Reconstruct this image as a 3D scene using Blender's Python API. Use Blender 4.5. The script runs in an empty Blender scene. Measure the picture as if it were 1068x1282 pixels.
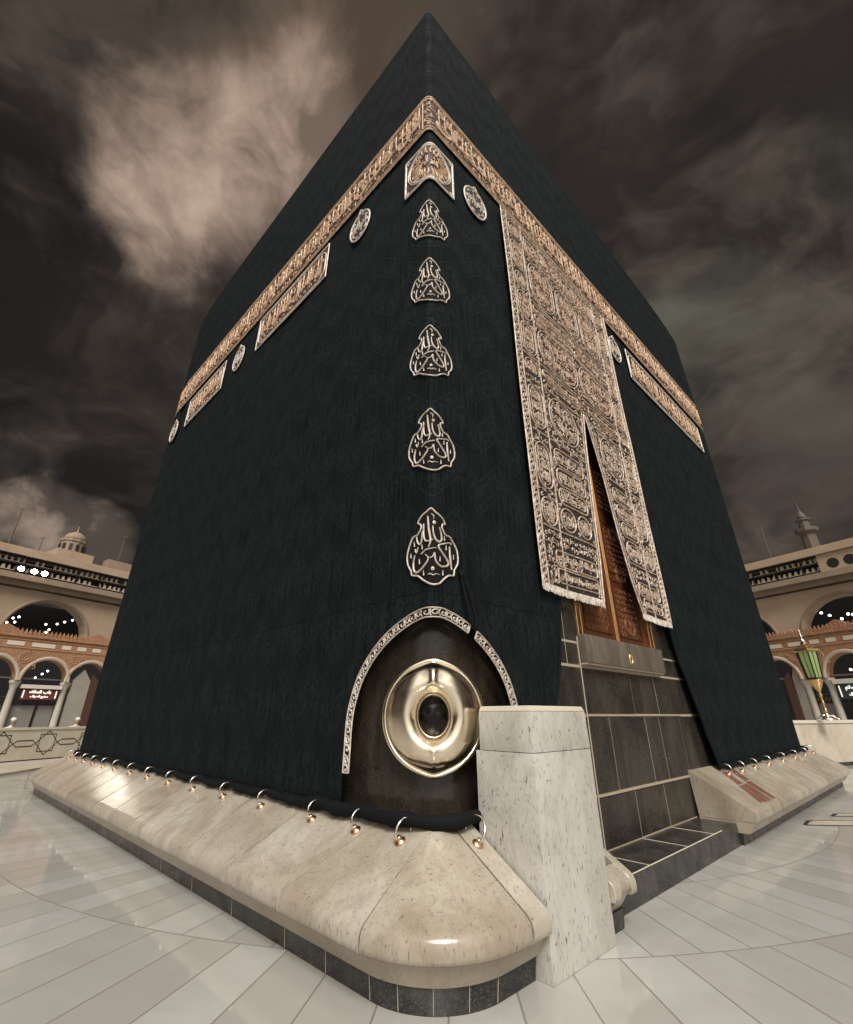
import bpy, bmesh, math, random
from math import sin, cos, pi, sqrt, atan2, radians
from mathutils import Vector, Matrix, noise

SC = bpy.context.scene
COL = SC.collection
RND = random.Random(7)

# ------------------------------------------------------------------ camera
CAM_H = 1.4293
cam_data = bpy.data.cameras.new("camera")
cam = bpy.data.objects.new("camera", cam_data)
COL.objects.link(cam)
cam_data.sensor_fit = 'VERTICAL'
cam_data.sensor_height = 36.0
cam_data.lens = 565.12 / 1282 * 36
cam_data.clip_start = 0.02
cam_data.clip_end = 3000
cam.matrix_world = (Matrix.Translation((0, 0, CAM_H)) @ Matrix.Rotation(pi/2 + 0.4252, 4, 'X')
                    @ Matrix.Rotation(-0.0022, 4, 'Z'))
SC.camera = cam

# ------------------------------------------------------------------ exposure
SC.view_settings.view_transform = 'Standard'
SC.view_settings.look = 'None'
SC.view_settings.gamma = 1
SC.view_settings.exposure = 0.16

# ------------------------------------------------------------------ node helper
class NT:
    def __init__(self, tree):
        self.t = tree
    def n(self, typ, **kw):
        nd = self.t.nodes.new(typ)
        for k, v in kw.items():
            if k.startswith('i_'):
                nd.inputs[k[2:].replace('_', ' ')].default_value = v
            else:
                setattr(nd, k, v)
        return nd
    def l(self, a, b):
        self.t.links.new(a, b)
    def m(self, op, a, b=None, c=None, clamp=False):
        nd = self.t.nodes.new('ShaderNodeMath'); nd.operation = op; nd.use_clamp = clamp
        for i, v in enumerate((a, b, c)):
            if v is None: continue
            if isinstance(v, (int, float)): nd.inputs[i].default_value = v
            else: self.l(v, nd.inputs[i])
        return nd.outputs[0]
    def vm(self, op, a, b=None, out=0):
        nd = self.t.nodes.new('ShaderNodeVectorMath'); nd.operation = op
        for i, v in enumerate((a, b)):
            if v is None: continue
            if isinstance(v, (tuple, list)): nd.inputs[i].default_value = v
            else: self.l(v, nd.inputs[i])
        return nd.outputs[out]
    def mix(self, f, a, b, typ='MIX'):
        nd = self.t.nodes.new('ShaderNodeMix'); nd.data_type = 'RGBA'; nd.blend_type = typ
        for idx, v in ((0, f), (6, a), (7, b)):
            if isinstance(v, (int, float)): nd.inputs[idx].default_value = v
            elif isinstance(v, (tuple, list)): nd.inputs[idx].default_value = (v[0], v[1], v[2], 1)
            else: self.l(v, nd.inputs[idx])
        return nd.outputs[2]
    def ramp(self, f, stops, interp='LINEAR'):
        nd = self.t.nodes.new('ShaderNodeValToRGB'); cr = nd.color_ramp; cr.interpolation = interp
        while len(cr.elements) < len(stops): cr.elements.new(0.5)
        for e, (p, c) in zip(cr.elements, stops):
            e.position = p
            e.color = (c, c, c, 1) if isinstance(c, (int, float)) else (c[0], c[1], c[2], 1)
        self.l(f, nd.inputs[0])
        return nd.outputs[0]
    def noise(self, vec, scale, detail=4, rough=0.55, dist=0.0, col=False):
        nd = self.n('ShaderNodeTexNoise')
        nd.inputs['Scale'].default_value = scale; nd.inputs['Detail'].default_value = detail
        nd.inputs['Roughness'].default_value = rough; nd.inputs['Distortion'].default_value = dist
        if vec is not None: self.l(vec, nd.inputs['Vector'])
        return nd.outputs['Color' if col else 'Fac']
    def mapping(self, vec, scale=(1, 1, 1), rot=(0, 0, 0), loc=(0, 0, 0)):
        nd = self.n('ShaderNodeMapping')
        nd.inputs['Scale'].default_value = scale; nd.inputs['Rotation'].default_value = rot
        nd.inputs['Location'].default_value = loc
        self.l(vec, nd.inputs['Vector'])
        return nd.outputs[0]

# ------------------------------------------------------------------ world: stormy cloud sky
SUN_EL, SUN_AZ = radians(46), radians(171)      # azimuth measured from +Y towards +X
W_ = bpy.data.worlds.new("World"); SC.world = W_
W_.use_nodes = True
nt = NT(W_.node_tree)
W_.node_tree.nodes.clear()
wout = nt.n('ShaderNodeOutputWorld')
bg = nt.n('ShaderNodeBackground')
nt.l(bg.outputs[0], wout.inputs[0])
tc = nt.n('ShaderNodeTexCoord')
D = nt.vm('NORMALIZE', tc.outputs['Generated'])
sep = nt.n('ShaderNodeSeparateXYZ'); nt.l(D, sep.inputs[0])
zc = nt.m('ADD', nt.m('MAXIMUM', sep.outputs[2], 0.0), 0.34)
comb = nt.n('ShaderNodeCombineXYZ')
nt.l(nt.m('DIVIDE', sep.outputs[0], zc), comb.inputs[0])
nt.l(nt.m('DIVIDE', sep.outputs[1], zc), comb.inputs[1])
P = comb.outputs[0]
D3 = nt.mapping(D, (1.0, 1.0, 1.35), (0, 0, 0.35), (0.3, 0.1, 0.7))
warp = nt.noise(D3, 2.6, 3, 0.5, 0.0, col=True)
Dw = nt.vm('ADD', D3, nt.vm('SCALE', nt.vm('SUBTRACT', warp, (0.5, 0.5, 0.5)), None))
Dw.node.inputs[1].links[0].from_node.inputs['Scale'].default_value = 0.42
n1 = nt.noise(Dw, 3.0, 8, 0.60, 0.0)
n3 = nt.noise(Dw, 6.5, 6, 0.58, 0.0)
puff = nt.m('MULTIPLY', nt.m('ABSOLUTE', nt.m('SUBTRACT', n3, 0.5)), 2.6)
Pm = nt.mapping(P, (0.9, 2.1, 1), (0, 0, 1.05), (3, 1, 0))
n2 = nt.noise(nt.vm('ADD', Pm, nt.vm('SCALE', warp)), 1.5, 7, 0.58, 0.0)
n2.node.inputs['Vector'].links[0].from_node.inputs[1].links[0].from_node.inputs['Scale'].default_value = 0.5
cl = nt.m('ADD', nt.m('ADD', nt.m('MULTIPLY', n1, 0.72), nt.m('MULTIPLY', n2, 0.20)), nt.m('MULTIPLY', puff, 0.16))
base = nt.ramp(cl, [(0.40, (0.0135, 0.0112, 0.0095)), (0.48, (0.029, 0.0235, 0.019)), (0.55, (0.055, 0.0425, 0.033)), (0.65, (0.10, 0.076, 0.057))])
wfine = nt.noise(D3, 4.5, 5, 0.55, 0.0, col=True)
Dl = nt.vm('ADD', D, nt.vm('SCALE', nt.vm('SUBTRACT', wfine, (0.5, 0.5, 0.5)), None))
Dl.node.inputs[1].links[0].from_node.inputs['Scale'].default_value = 0.26
Dl = nt.vm('NORMALIZE', Dl)
def lobe(d, a0, a1):
    v = Vector(d).normalized()
    dp = nt.n('ShaderNodeVectorMath'); dp.operation = 'DOT_PRODUCT'
    nt.l(Dl, dp.inputs[0]); dp.inputs[1].default_value = v
    mr = nt.n('ShaderNodeMapRange'); mr.interpolation_type = 'SMOOTHSTEP'
    mr.inputs[1].default_value = cos(radians(a0)); mr.inputs[2].default_value = cos(radians(a1))
    nt.l(dp.outputs['Value'], mr.inputs[0])
    return mr.outputs[0]
def direction(el, az):
    return (cos(radians(el))*sin(radians(az)), cos(radians(el))*cos(radians(az)), sin(radians(el)))
# a break in the clouds lit from above, high on the left, and smaller ones
detail = nt.ramp(cl, [(0.43, 0.0), (0.53, 0.5), (0.62, 1.0)])
streak = nt.ramp(n2, [(0.40, 0.0), (0.52, 0.35), (0.66, 1.0)])
def tint(col, f, k, c):
    return nt.mix(nt.m('MULTIPLY', f, k, clamp=True), col, c)
col = base
def both(a, b): return nt.m('MULTIPLY', a, b)
sharp = nt.ramp(cl, [(0.45, 0.0), (0.50, 0.55), (0.60, 1.0)])
soft = nt.m('ADD', nt.m('MULTIPLY', detail, 0.6), 0.4)
def lobes(ds, a0, a1):
    f = lobe(direction(*ds[0]), a0, a1)
    for d_ in ds[1:]: f = nt.m('MAXIMUM', f, lobe(direction(*d_), a0, a1))
    return f
# warm haze sweeping up to the right of the break
col = tint(col, both(lobes([(58, -30), (66.4, -19), (70, -11)], 13, 2), soft), 0.85, (0.185, 0.132, 0.094))
col = tint(col, both(lobes([(57, -56), (59, -49)], 11, 2), soft), 0.55, (0.078, 0.059, 0.045))
col = tint(col, both(lobes([(46, -54), (40, -51)], 11, 2), detail), 0.6, (0.085, 0.062, 0.047))
# the lit cloud edge itself, dark underneath
col = tint(col, both(lobes([(51, -43.5), (54.4, -38.5), (58.5, -30), (61, -23.5)], 8.5, 0.0), nt.m('ADD', nt.m('MULTIPLY', detail, 1.0), 0.25)), 0.9, (0.45, 0.33, 0.258))
col = tint(col, both(lobes([(51.5, -27), (48.5, -31), (45, -36)], 8.0, 1.0), nt.m('SUBTRACT', 1.15, nt.m('MULTIPLY', detail, 0.5))), 0.8, (0.021, 0.0165, 0.0145))
col = tint(col, lobes([(35.7, -45.7), (32, -38)], 10, 2), 0.55, (0.018, 0.014, 0.0125))
# torn bright gaps low on the left
col = tint(col, both(lobes([(16.8, -44.5), (15.6, -42), (15.2, -38.5)], 4.2, 0.0), nt.m('ADD', detail, 0.15)), 0.9, (0.44, 0.335, 0.26))
col = tint(col, both(lobes([(19, -37), (26, -38)], 8, 1), detail), 0.35, (0.085, 0.066, 0.055))
# greenish grey streaks on the right
col = tint(col, both(lobes([(41, 53), (38, 41), (30, 49)], 11, 2), streak), 0.95, (0.112, 0.112, 0.086))
col = tint(col, both(lobes([(24.5, 44), (27, 33)], 9, 2), soft), 0.7, (0.062, 0.047, 0.039))
col = tint(col, both(lobes([(57.5, 34), (68, 23), (56, 61)], 11, 2), soft), 0.6, (0.066, 0.052, 0.042))
# bright lobe added to the unseen sky behind the viewer, for fill and reflections
b5 = lobe((0.0, -0.74, 0.67), 63, 14)
back = nt.mix(detail, (0.95, 0.88, 0.80), (1.9, 1.8, 1.65))
col = nt.mix(nt.m('MULTIPLY', b5, 0.9), col, back)
sky = nt.n('ShaderNodeTexSky'); sky.sky_type = 'NISHITA'; sky.sun_disc = False
sky.sun_elevation = SUN_EL; sky.sun_rotation = SUN_AZ
skc = nt.vm('SCALE', sky.outputs[0]); skc.node.inputs['Scale'].default_value = 0.0008
fin = nt.vm('ADD', col, skc)
nt.l(fin, bg.inputs['Color'])
bg.inputs['Strength'].default_value = 1.0

sun_data = bpy.data.lights.new("sun", 'SUN')
sun_data.energy = 2.6
sun_data.angle = radians(22)
sun_data.color = (1.0, 0.955, 0.895)
sun = bpy.data.objects.new("sun", sun_data); COL.objects.link(sun)
sd = Vector((cos(SUN_EL)*sin(SUN_AZ), cos(SUN_EL)*cos(SUN_AZ), sin(SUN_EL)))
sun.rotation_euler = sd.to_track_quat('Z', 'Y').to_euler()
sun.location = sd * 60

# ------------------------------------------------------------------ materials
MATS = {}
def mat(name, color=(0.5, 0.5, 0.5), rough=0.5, metal=0.0, spec=0.5):
    m = bpy.data.materials.new(name); m.use_nodes = True
    b = m.node_tree.nodes['Principled BSDF']
    b.inputs['Base Color'].default_value = (*color, 1)
    b.inputs['Roughness'].default_value = rough
    b.inputs['Metallic'].default_value = metal
    b.inputs['Specular IOR Level'].default_value = spec
    MATS[name] = m
    return m, NT(m.node_tree), b
def bump(nt, b, h, strength=0.3, dist=0.01):
    nd = nt.n('ShaderNodeBump'); nd.inputs['Strength'].default_value = strength
    nd.inputs['Distance'].default_value = dist
    nt.l(h, nd.inputs['Height']); nt.l(nd.outputs[0], b.inputs['Normal'])

def marble(name, c0, c1, vein, rough=0.28, speck=0.5, island=True, scale=1.0):
    m, nt, b = mat(name, c0, rough)
    co = nt.n('ShaderNodeTexCoord').outputs['Object']
    big = nt.noise(co, 1.7*scale, 5, 0.6, 0.6)
    c = nt.mix(nt.ramp(big, [(0.36, 0), (0.64, 1)]), c0, c1)
    cl_ = nt.noise(nt.mapping(co, (9*scale, 9*scale, 2.2*scale), (0.4, 0.2, 0.6)), 1.0, 7, 0.68, 1.1)
    c = nt.mix(nt.ramp(cl_, [(0.50, 0.0), (0.72, 0.38)]), c, tuple(0.66*x for x in c1))
    # streaky flecks along one direction
    v = nt.noise(nt.mapping(co, (60*scale, 60*scale, 19*scale), (0.5, 0.3, 0.2)), 1.0, 5, 0.62, 0.4)
    c = nt.mix(nt.ramp(v, [(0.60, 0.0), (0.66, speck)]), c, vein)
    v2 = nt.noise(nt.mapping(co, (3*scale, 3*scale, 1.3*scale), (0.3, 0.9, 0.4)), 1.0, 7, 0.6, 1.6)
    vv = nt.m('ABSOLUTE', nt.m('SUBTRACT', v2, 0.5))
    c = nt.mix(nt.ramp(vv, [(0.0, 0.22), (0.016, 0.0)]), c, vein)
    if island:
        oi = nt.n('ShaderNodeObjectInfo').outputs['Random']
        c = nt.mix(1.0, c, nt.ramp(oi, [(0, (0.78, 0.73, 0.66)), (0.5, (0.94, 0.92, 0.88)), (1, (1, 0.98, 0.95))]), 'MULTIPLY')
    nt.l(c, b.inputs['Base Color'])
    nt.l(nt.ramp(nt.noise(co, 5*scale, 4), [(0.3, rough*0.75), (0.7, rough*1.45)]), b.inputs['Roughness'])
    bump(nt, b, nt.noise(co, 14*scale, 4), 0.08, 0.02)
    return m
marble('marble_slab', (0.53, 0.50, 0.435), (0.37, 0.325, 0.26), (0.15, 0.12, 0.09), 0.17, 0.8)
marble('marble_riser', (0.44, 0.395, 0.325), (0.36, 0.31, 0.245), (0.22, 0.17, 0.12), 0.3)
marble('marble_pier', (0.58, 0.565, 0.51), (0.47, 0.445, 0.385), (0.11, 0.095, 0.08), 0.33, 0.9, island=False)
marble('marble_wall', (0.60, 0.56, 0.47), (0.50, 0.45, 0.37), (0.35, 0.30, 0.24), 0.35, 0.3)
marble('cream_wall', (0.70, 0.67, 0.57), (0.62, 0.58, 0.48), (0.45, 0.40, 0.32), 0.35, 0.2)
marble('red_marble', (0.23, 0.105, 0.075), (0.16, 0.07, 0.05), (0.34, 0.20, 0.15), 0.25)

def granite(name, dark, light, amount, rough=0.3, scale=1.0):
    m, nt, b = mat(name, dark, rough)
    co = nt.n('ShaderNodeTexCoord').outputs['Object']
    vo = nt.n('ShaderNodeTexVoronoi'); vo.inputs['Scale'].default_value = 160*scale
    nt.l(co, vo.inputs['Vector'])
    sepc = nt.n('ShaderNodeSeparateColor'); nt.l(vo.outputs['Color'], sepc.inputs[0])
    c = nt.mix(nt.ramp(sepc.outputs[0], [(1-amount, 0.0), (1.0, 1.0)]), dark, light)
    big = nt.noise(co, 3.0*scale, 5, 0.6)
    c = nt.mix(nt.ramp(big, [(0.38, 0.0), (0.72, 0.6)]), c, light)
    st = nt.noise(nt.mapping(co, (5*scale, 5*scale, 1.4*scale)), 1.0, 6, 0.65, 0.8)
    c = nt.mix(nt.ramp(st, [(0.42, 0.0), (0.62, 0.55)]), c, tuple(0.45*x for x in dark))
    nt.l(c, b.inputs['Base Color'])
    nt.l(nt.ramp(nt.noise(co, 7, 3), [(0.3, rough*0.7), (0.7, rough*1.5)]), b.inputs['Roughness'])
    bump(nt, b, sepc.outputs[1], 0.06, 0.003)
    return m
granite('black_granite', (0.012, 0.012, 0.012), (0.10, 0.095, 0.085), 0.35, 0.25)
granite('wall_granite', (0.017, 0.0155, 0.0135), (0.080, 0.068, 0.052), 0.45, 0.26, 0.7)
granite('corner_granite', (0.024, 0.0195, 0.0145), (0.070, 0.055, 0.039), 0.35, 0.13, 0.8)
granite('sill_granite', (0.115, 0.095, 0.075), (0.19, 0.16, 0.125), 0.5, 0.4, 0.9)
mat('mortar', (0.40, 0.33, 0.25), 0.6)
mat('pale_edge', (0.62, 0.56, 0.46), 0.4)
mat('dark_gap', (0.02, 0.018, 0.015), 0.8)

# polished plaza marble laid in rings and spokes around the cube
KC = (0.63, 11.5)
def floor_mat():
    m, nt, b = mat('plaza_marble', (0.55, 0.53, 0.49), 0.16)
    g = nt.n('ShaderNodeNewGeometry').outputs['Position']
    v = nt.vm('SUBTRACT', g, (KC[0], KC[1], 0))
    s = nt.n('ShaderNodeSeparateXYZ'); nt.l(v, s.inputs[0])
    r = nt.m('SQRT', nt.m('ADD', nt.m('MULTIPLY', s.outputs[0], s.outputs[0]), nt.m('MULTIPLY', s.outputs[1], s.outputs[1])))
    th = nt.m('ARCTAN2', s.outputs[1], s.outputs[0])
    ring = nt.m('DIVIDE', nt.m('SUBTRACT', r, 7.67), 1.22)
    rid = nt.m('FLOOR', ring)
    rfr = nt.m('SUBTRACT', ring, rid)
    # tiles keep about the same width ring after ring: three zones of spoke counts
    cnt = nt.m('ADD', 132, nt.m('MULTIPLY', nt.m('GREATER_THAN', r, 15.0), 132))
    cnt = nt.m('ADD', cnt, nt.m('MULTIPLY', nt.m('GREATER_THAN', r, 29.9), 264))
    sp = nt.m('MULTIPLY', nt.m('DIVIDE', th, 2*pi), cnt)
    inner = nt.m('MULTIPLY', nt.m('LESS_THAN', r, 7.67), 0.37)
    sp = nt.m('ADD', nt.m('ADD', sp, inner), 200.32)
    sid = nt.m('FLOOR', sp); sfr = nt.m('SUBTRACT', sp, sid)
    dr = nt.m('MULTIPLY', nt.m('MINIMUM', rfr, nt.m('SUBTRACT', 1, rfr)), 1.22)
    tw = nt.m('DIVIDE', nt.m('MULTIPLY', r, 2*pi), cnt)
    ds = nt.m('MULTIPLY', nt.m('MINIMUM', sfr, nt.m('SUBTRACT', 1, sfr)), tw)
    d = nt.m('MINIMUM', dr, ds)
    joint = nt.ramp(d, [(0.0, 1.0), (0.0032, 1.0), (0.0052, 0.0)])
    cid = nt.n('ShaderNodeCombineXYZ'); nt.l(rid, cid.inputs[0]); nt.l(sid, cid.inputs[1])
    wn = nt.n('ShaderNodeTexWhiteNoise'); wn.noise_dimensions = '2D'; nt.l(cid.outputs[0], wn.inputs['Vector'])
    tile = nt.ramp(wn.outputs['Value'], [(0, (0.43, 0.415, 0.38)), (0.5, (0.48, 0.47, 0.44)), (1, (0.53, 0.525, 0.50))])
    off = nt.vm('ADD', g, nt.vm('SCALE', wn.outputs['Color']))
    off.node.inputs[1].links[0].from_node.inputs['Scale'].default_value = 9.0
    cloud = nt.noise(off, 2.2, 6, 0.6, 1.2)
    tile = nt.mix(nt.ramp(cloud, [(0.40, 0.0), (0.75, 0.35)]), tile, (0.37, 0.345, 0.305))
    wear = nt.noise(g, 0.7, 5, 0.6)
    tile = nt.mix(nt.ramp(wear, [(0.45, 0.0), (0.75, 0.30)]), tile, (0.34, 0.305, 0.255))
    c = nt.mix(joint, tile, (0.20, 0.175, 0.145))
    nt.l(c, b.inputs['Base Color'])
    rg = nt.ramp(nt.noise(g, 1.3, 5, 0.6), [(0.3, 0.04), (0.7, 0.12)])
    rg = nt.m('ADD', rg, nt.m('MULTIPLY', joint, 0.4))
    nt.l(rg, b.inputs['Roughness'])
    h = nt.m('ADD', nt.m('MULTIPLY', joint, -1.0), nt.m('MULTIPLY', nt.noise(g, 3.0, 2), 0.25))
    b.inputs['Specular IOR Level'].default_value = 0.8
    bump(nt, b, h, 0.25, 0.003)
floor_mat()

def black_cloth():
    m, nt, b = mat('black_cloth', (0.010, 0.013, 0.014), 0.9, 0, 0.08)
    uv = nt.n('ShaderNodeUVMap').outputs[0]
    s = nt.n('ShaderNodeSeparateXYZ'); nt.l(uv, s.inputs[0])
    fine = nt.noise(nt.mapping(uv, (90, 1.6, 1)), 1.0, 5, 0.72)
    broad = nt.noise(nt.mapping(uv, (3.0, 0.5, 1)), 1.0, 5, 0.65)
    # woven zigzag bands of the jacquard
    zig = nt.m('ABSOLUTE', nt.m('SUBTRACT', nt.m('FRACT', nt.m('MULTIPLY', s.outputs[0], 1.55)), 0.5))
    ph = nt.m('ADD', nt.m('MULTIPLY', s.outputs[1], 1.45), nt.m('MULTIPLY', zig, 0.95))
    zb = nt.m('ABSOLUTE', nt.m('SUBTRACT', nt.m('FRACT', ph), 0.5))
    glyph = nt.noise(nt.mapping(uv, (17, 13, 1)), 1.0, 2, 0.5, 0.8)
    band = nt.m('MULTIPLY', nt.ramp(zb, [(0.18, 1.0), (0.24, 0.0)]), nt.ramp(glyph, [(0.47, 0.0), (0.53, 1.0)]))
    edge = nt.ramp(nt.m('ABSOLUTE', nt.m('SUBTRACT', zb, 0.27)), [(0.012, 1.0), (0.024, 0.0)])
    jac = nt.m('MAXIMUM', band, edge)
    c = nt.mix(nt.ramp(fine, [(0.38, 0.0), (0.70, 1.0)]), (0.0018, 0.0025, 0.0030), (0.0158, 0.0222, 0.0238))
    c = nt.mix(nt.ramp(broad, [(0.38, 0.0), (0.7, 0.3)]), c, (0.0125, 0.0195, 0.0196))
    c = nt.mix(nt.m('MULTIPLY', jac, 0.24), c, (0.024, 0.031, 0.033))
    # sewn seams between the cloth widths
    seam = nt.m('ABSOLUTE', nt.m('SUBTRACT', nt.m('FRACT', nt.m('MULTIPLY', s.outputs[0], 1.03)), 0.5))
    hs = nt.m('ABSOLUTE', nt.m('SUBTRACT', nt.m('FRACT', nt.m('ADD', nt.m('MULTIPLY', s.outputs[1], 0.62), nt.m('MULTIPLY', broad, 0.04))), 0.5))
    sm = nt.m('MAXIMUM', nt.ramp(seam, [(0.0, 1.0), (0.008, 0.0)]), nt.m('MULTIPLY', nt.ramp(hs, [(0.0, 1.0), (0.007, 0.0)]), 0.6))
    c = nt.mix(nt.m('MULTIPLY', sm, 0.6), c, (0.003, 0.0035, 0.004))
    nt.l(c, b.inputs['Base Color'])
    b.inputs['Sheen Weight'].default_value = 0.0
    b.inputs['Sheen Roughness'].default_value = 0.4
    b.inputs['Sheen Tint'].default_value = (0.55, 0.75, 0.72, 1)
    nt.l(nt.m('SUBTRACT', 0.92, nt.m('MULTIPLY', jac, 0.12)), b.inputs['Roughness'])
    h = nt.m('ADD', nt.m('MULTIPLY', fine, 0.9), nt.m('MULTIPLY', jac, 0.2))
    h = nt.m('SUBTRACT', h, nt.m('MULTIPLY', sm, 1.0))
    bump(nt, b, h, 0.7, 0.010)
black_cloth()

def thread(name, c0, c1, c2, rough=0.5, metal=0.12):
    m, nt, b = mat(name, c0, rough, metal)
    co = nt.n('ShaderNodeTexCoord').outputs['Object']
    n = nt.noise(co, 14, 4, 0.7)
    c = nt.ramp(n, [(0.33, c1), (0.5, c0), (0.68, c2)])
    nt.l(c, b.inputs['Base Color'])
    bump(nt, b, nt.noise(nt.mapping(co, (70, 70, 200)), 1.0, 2), 0.5, 0.004)
thread('gold_thread', (0.60, 0.395, 0.255), (0.44, 0.25, 0.145), (0.86, 0.68, 0.51))
thread('silver_thread', (0.66, 0.58, 0.50), (0.44, 0.36, 0.30), (0.86, 0.80, 0.74))
thread('mixed_thread', (0.58, 0.41, 0.295), (0.34, 0.20, 0.13), (0.86, 0.72, 0.58))
thread('pale_thread', (0.54, 0.425, 0.33), (0.32, 0.22, 0.155), (0.82, 0.72, 0.62))
def embroidered(name, c_thread, amount):
    m, nt, b = mat(name, (0.02, 0.02, 0.02), 0.6)
    uv = nt.n('ShaderNodeUVMap').outputs[0]
    n = nt.noise(uv, 26, 2, 0.5, 2.2)
    f = nt.m('ABSOLUTE', nt.m('SUBTRACT', n, 0.5))
    msk = nt.ramp(f, [(amount*0.55, 1.0), (amount, 0.0)])
    c = nt.mix(nt.m('MULTIPLY', msk, 0.85), (0.012, 0.009, 0.009), c_thread)
    nt.l(c, b.inputs['Base Color'])
    bump(nt, b, msk, 0.5, 0.008)
embroidered('gold_ground', (0.20, 0.09, 0.05), 0.035)
embroidered('mixed_ground', (0.20, 0.12, 0.08), 0.025)
mat('black_velvet', (0.008, 0.007, 0.007), 0.85, 0, 0.2)
mat('black_rope', (0.006, 0.007, 0.008), 0.85, 0, 0.15)

def metal(name, color, rough, scale=20, amt=0.02):
    m, nt, b = mat(name, color, rough, 1.0)
    co = nt.n('ShaderNodeTexCoord').outputs['Object']
    nt.l(nt.ramp(nt.noise(co, scale, 4), [(0.3, rough*0.7), (0.7, rough*1.6)]), b.inputs['Roughness'])
    bump(nt, b, nt.noise(co, scale*0.4, 3), amt*4, 0.01)
metal('pale_gold', (0.92, 0.81, 0.63), 0.17, 9, 0.012)
metal('dull_gold', (0.66, 0.55, 0.40), 0.22)
metal('copper', (0.74, 0.45, 0.29), 0.28)
metal('ring_metal', (0.86, 0.80, 0.72), 0.2)
metal('brass', (0.72, 0.46, 0.22), 0.3)
m_, nt_, b_ = mat('relic_stone', (0.006, 0.005, 0.005), 0.35, 0, 0.25)
co_ = nt_.n('ShaderNodeTexCoord').outputs['Object']
nt_.l(nt_.ramp(nt_.noise(co_, 11, 4, 0.6), [(0.50, (0.004, 0.0035, 0.0035)), (0.80, (0.03, 0.026, 0.024))]), b_.inputs['Base Color'])

def wood(name, c0, c1):
    m, nt, b = mat(name, c0, 0.3, 0.25)
    co = nt.n('ShaderNodeTexCoord').outputs['Object']
    n = nt.noise(nt.mapping(co, (14, 14, 1.3)), 1.0, 6, 0.65, 0.6)
    n2 = nt.noise(co, 7, 5, 0.6)
    c = nt.mix(n, c0, c1)
    c = nt.mix(nt.ramp(n2, [(0.5, 0), (0.8, 0.5)]), c, c1)
    nt.l(c, b.inputs['Base Color'])
    bump(nt, b, nt.noise(co, 30, 4), 0.25, 0.006)
wood('door_wood', (0.085, 0.027, 0.011), (0.175, 0.062, 0.025))
metal('door_gold', (0.50, 0.27, 0.12), 0.32)
wood('door_carving', (0.15, 0.055, 0.024), (0.30, 0.13, 0.06))

def stone(name, c0, c1, scale=1.0, rough=0.75, spots=None):
    m, nt, b = mat(name, c0, rough)
    co = nt.n('ShaderNodeTexCoord').outputs['Object']
    c = nt.mix(nt.ramp(nt.noise(co, 1.1*scale, 7, 0.65, 0.5), [(0.3, 0), (0.7, 1)]), c0, c1)
    br = nt.n('ShaderNodeTexBrick')
    if spots:
        c = nt.mix(nt.ramp(nt.noise(co, 5*scale, 5, 0.7, 0.8), [(0.5, 0), (0.66, 0.7)]), c, spots)
    W_.node_tree  # noqa
    m.node_tree.nodes.remove(br)
    nt.l(c, b.inputs['Base Color'])
    bump(nt, b, nt.noise(co, 9*scale, 5), 0.3, 0.03)
stone('mosque_stone', (0.46, 0.345, 0.24), (0.37, 0.265, 0.18), 0.5)
stone('mosque_trim', (0.33, 0.245, 0.175), (0.25, 0.18, 0.125), 1.0)
stone('arcade_stone', (0.36, 0.185, 0.095), (0.27, 0.13, 0.065), 1.2, 0.7, (0.47, 0.30, 0.18))
stone('arcade_relief', (0.43, 0.255, 0.15), (0.33, 0.18, 0.10), 1.5, 0.7)
stone('pale_stone', (0.50, 0.41, 0.32), (0.42, 0.34, 0.26), 0.8)
stone('column_marble', (0.50, 0.46, 0.39), (0.40, 0.36, 0.30), 1.5, 0.4)
stone('dimmed_stone', (0.13, 0.10, 0.08), (0.10, 0.078, 0.062), 0.5)  # colour darkened so the minaret and masts look dim-lit and faded
stone('grey_stone', (0.33, 0.30, 0.26), (0.26, 0.235, 0.20), 1.5)
mat('interior_dark', (0.012, 0.011, 0.012), 0.6)  # near-black colour stands in for the shade inside the arches
mat('grey_panel', (0.21, 0.195, 0.175), 0.5)
mat('white_panel', (0.62, 0.58, 0.52), 0.5)
mat('red_panel', (0.13, 0.034, 0.020), 0.45)
mat('brown_panel', (0.075, 0.034, 0.024), 0.5)
mat('green_panel', (0.035, 0.055, 0.052), 0.45)
mat('white_paint', (0.75, 0.73, 0.70), 0.5)
mat('inlay_black', (0.018, 0.017, 0.015), 0.35)
mat('steel', (0.30, 0.28, 0.26), 0.4, 0.8)
mat('dark_metal', (0.035, 0.03, 0.027), 0.5, 0.4)
mat('white_robe', (0.68, 0.66, 0.62), 0.8)
mat('skin', (0.33, 0.19, 0.12), 0.55)
mat('dark_hair', (0.02, 0.015, 0.012), 0.7)
def emit(name, color, strength):
    m, nt, b = mat(name, color, 0.4)
    b.inputs['Emission Color'].default_value = (*color, 1)
    b.inputs['Emission Strength'].default_value = strength
emit('lamp_white', (1.0, 0.93, 0.82), 5.0)
emit('flood_white', (1.0, 0.90, 0.74), 90.0)
emit('sign_white', (0.95, 0.90, 0.84), 0.7)
m_, nt_, b_ = mat('green_glass', (0.20, 0.27, 0.10), 0.15)
b_.inputs['Emission Color'].default_value = (0.34, 0.42, 0.14, 1); b_.inputs['Emission Strength'].default_value = 0.22

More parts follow.
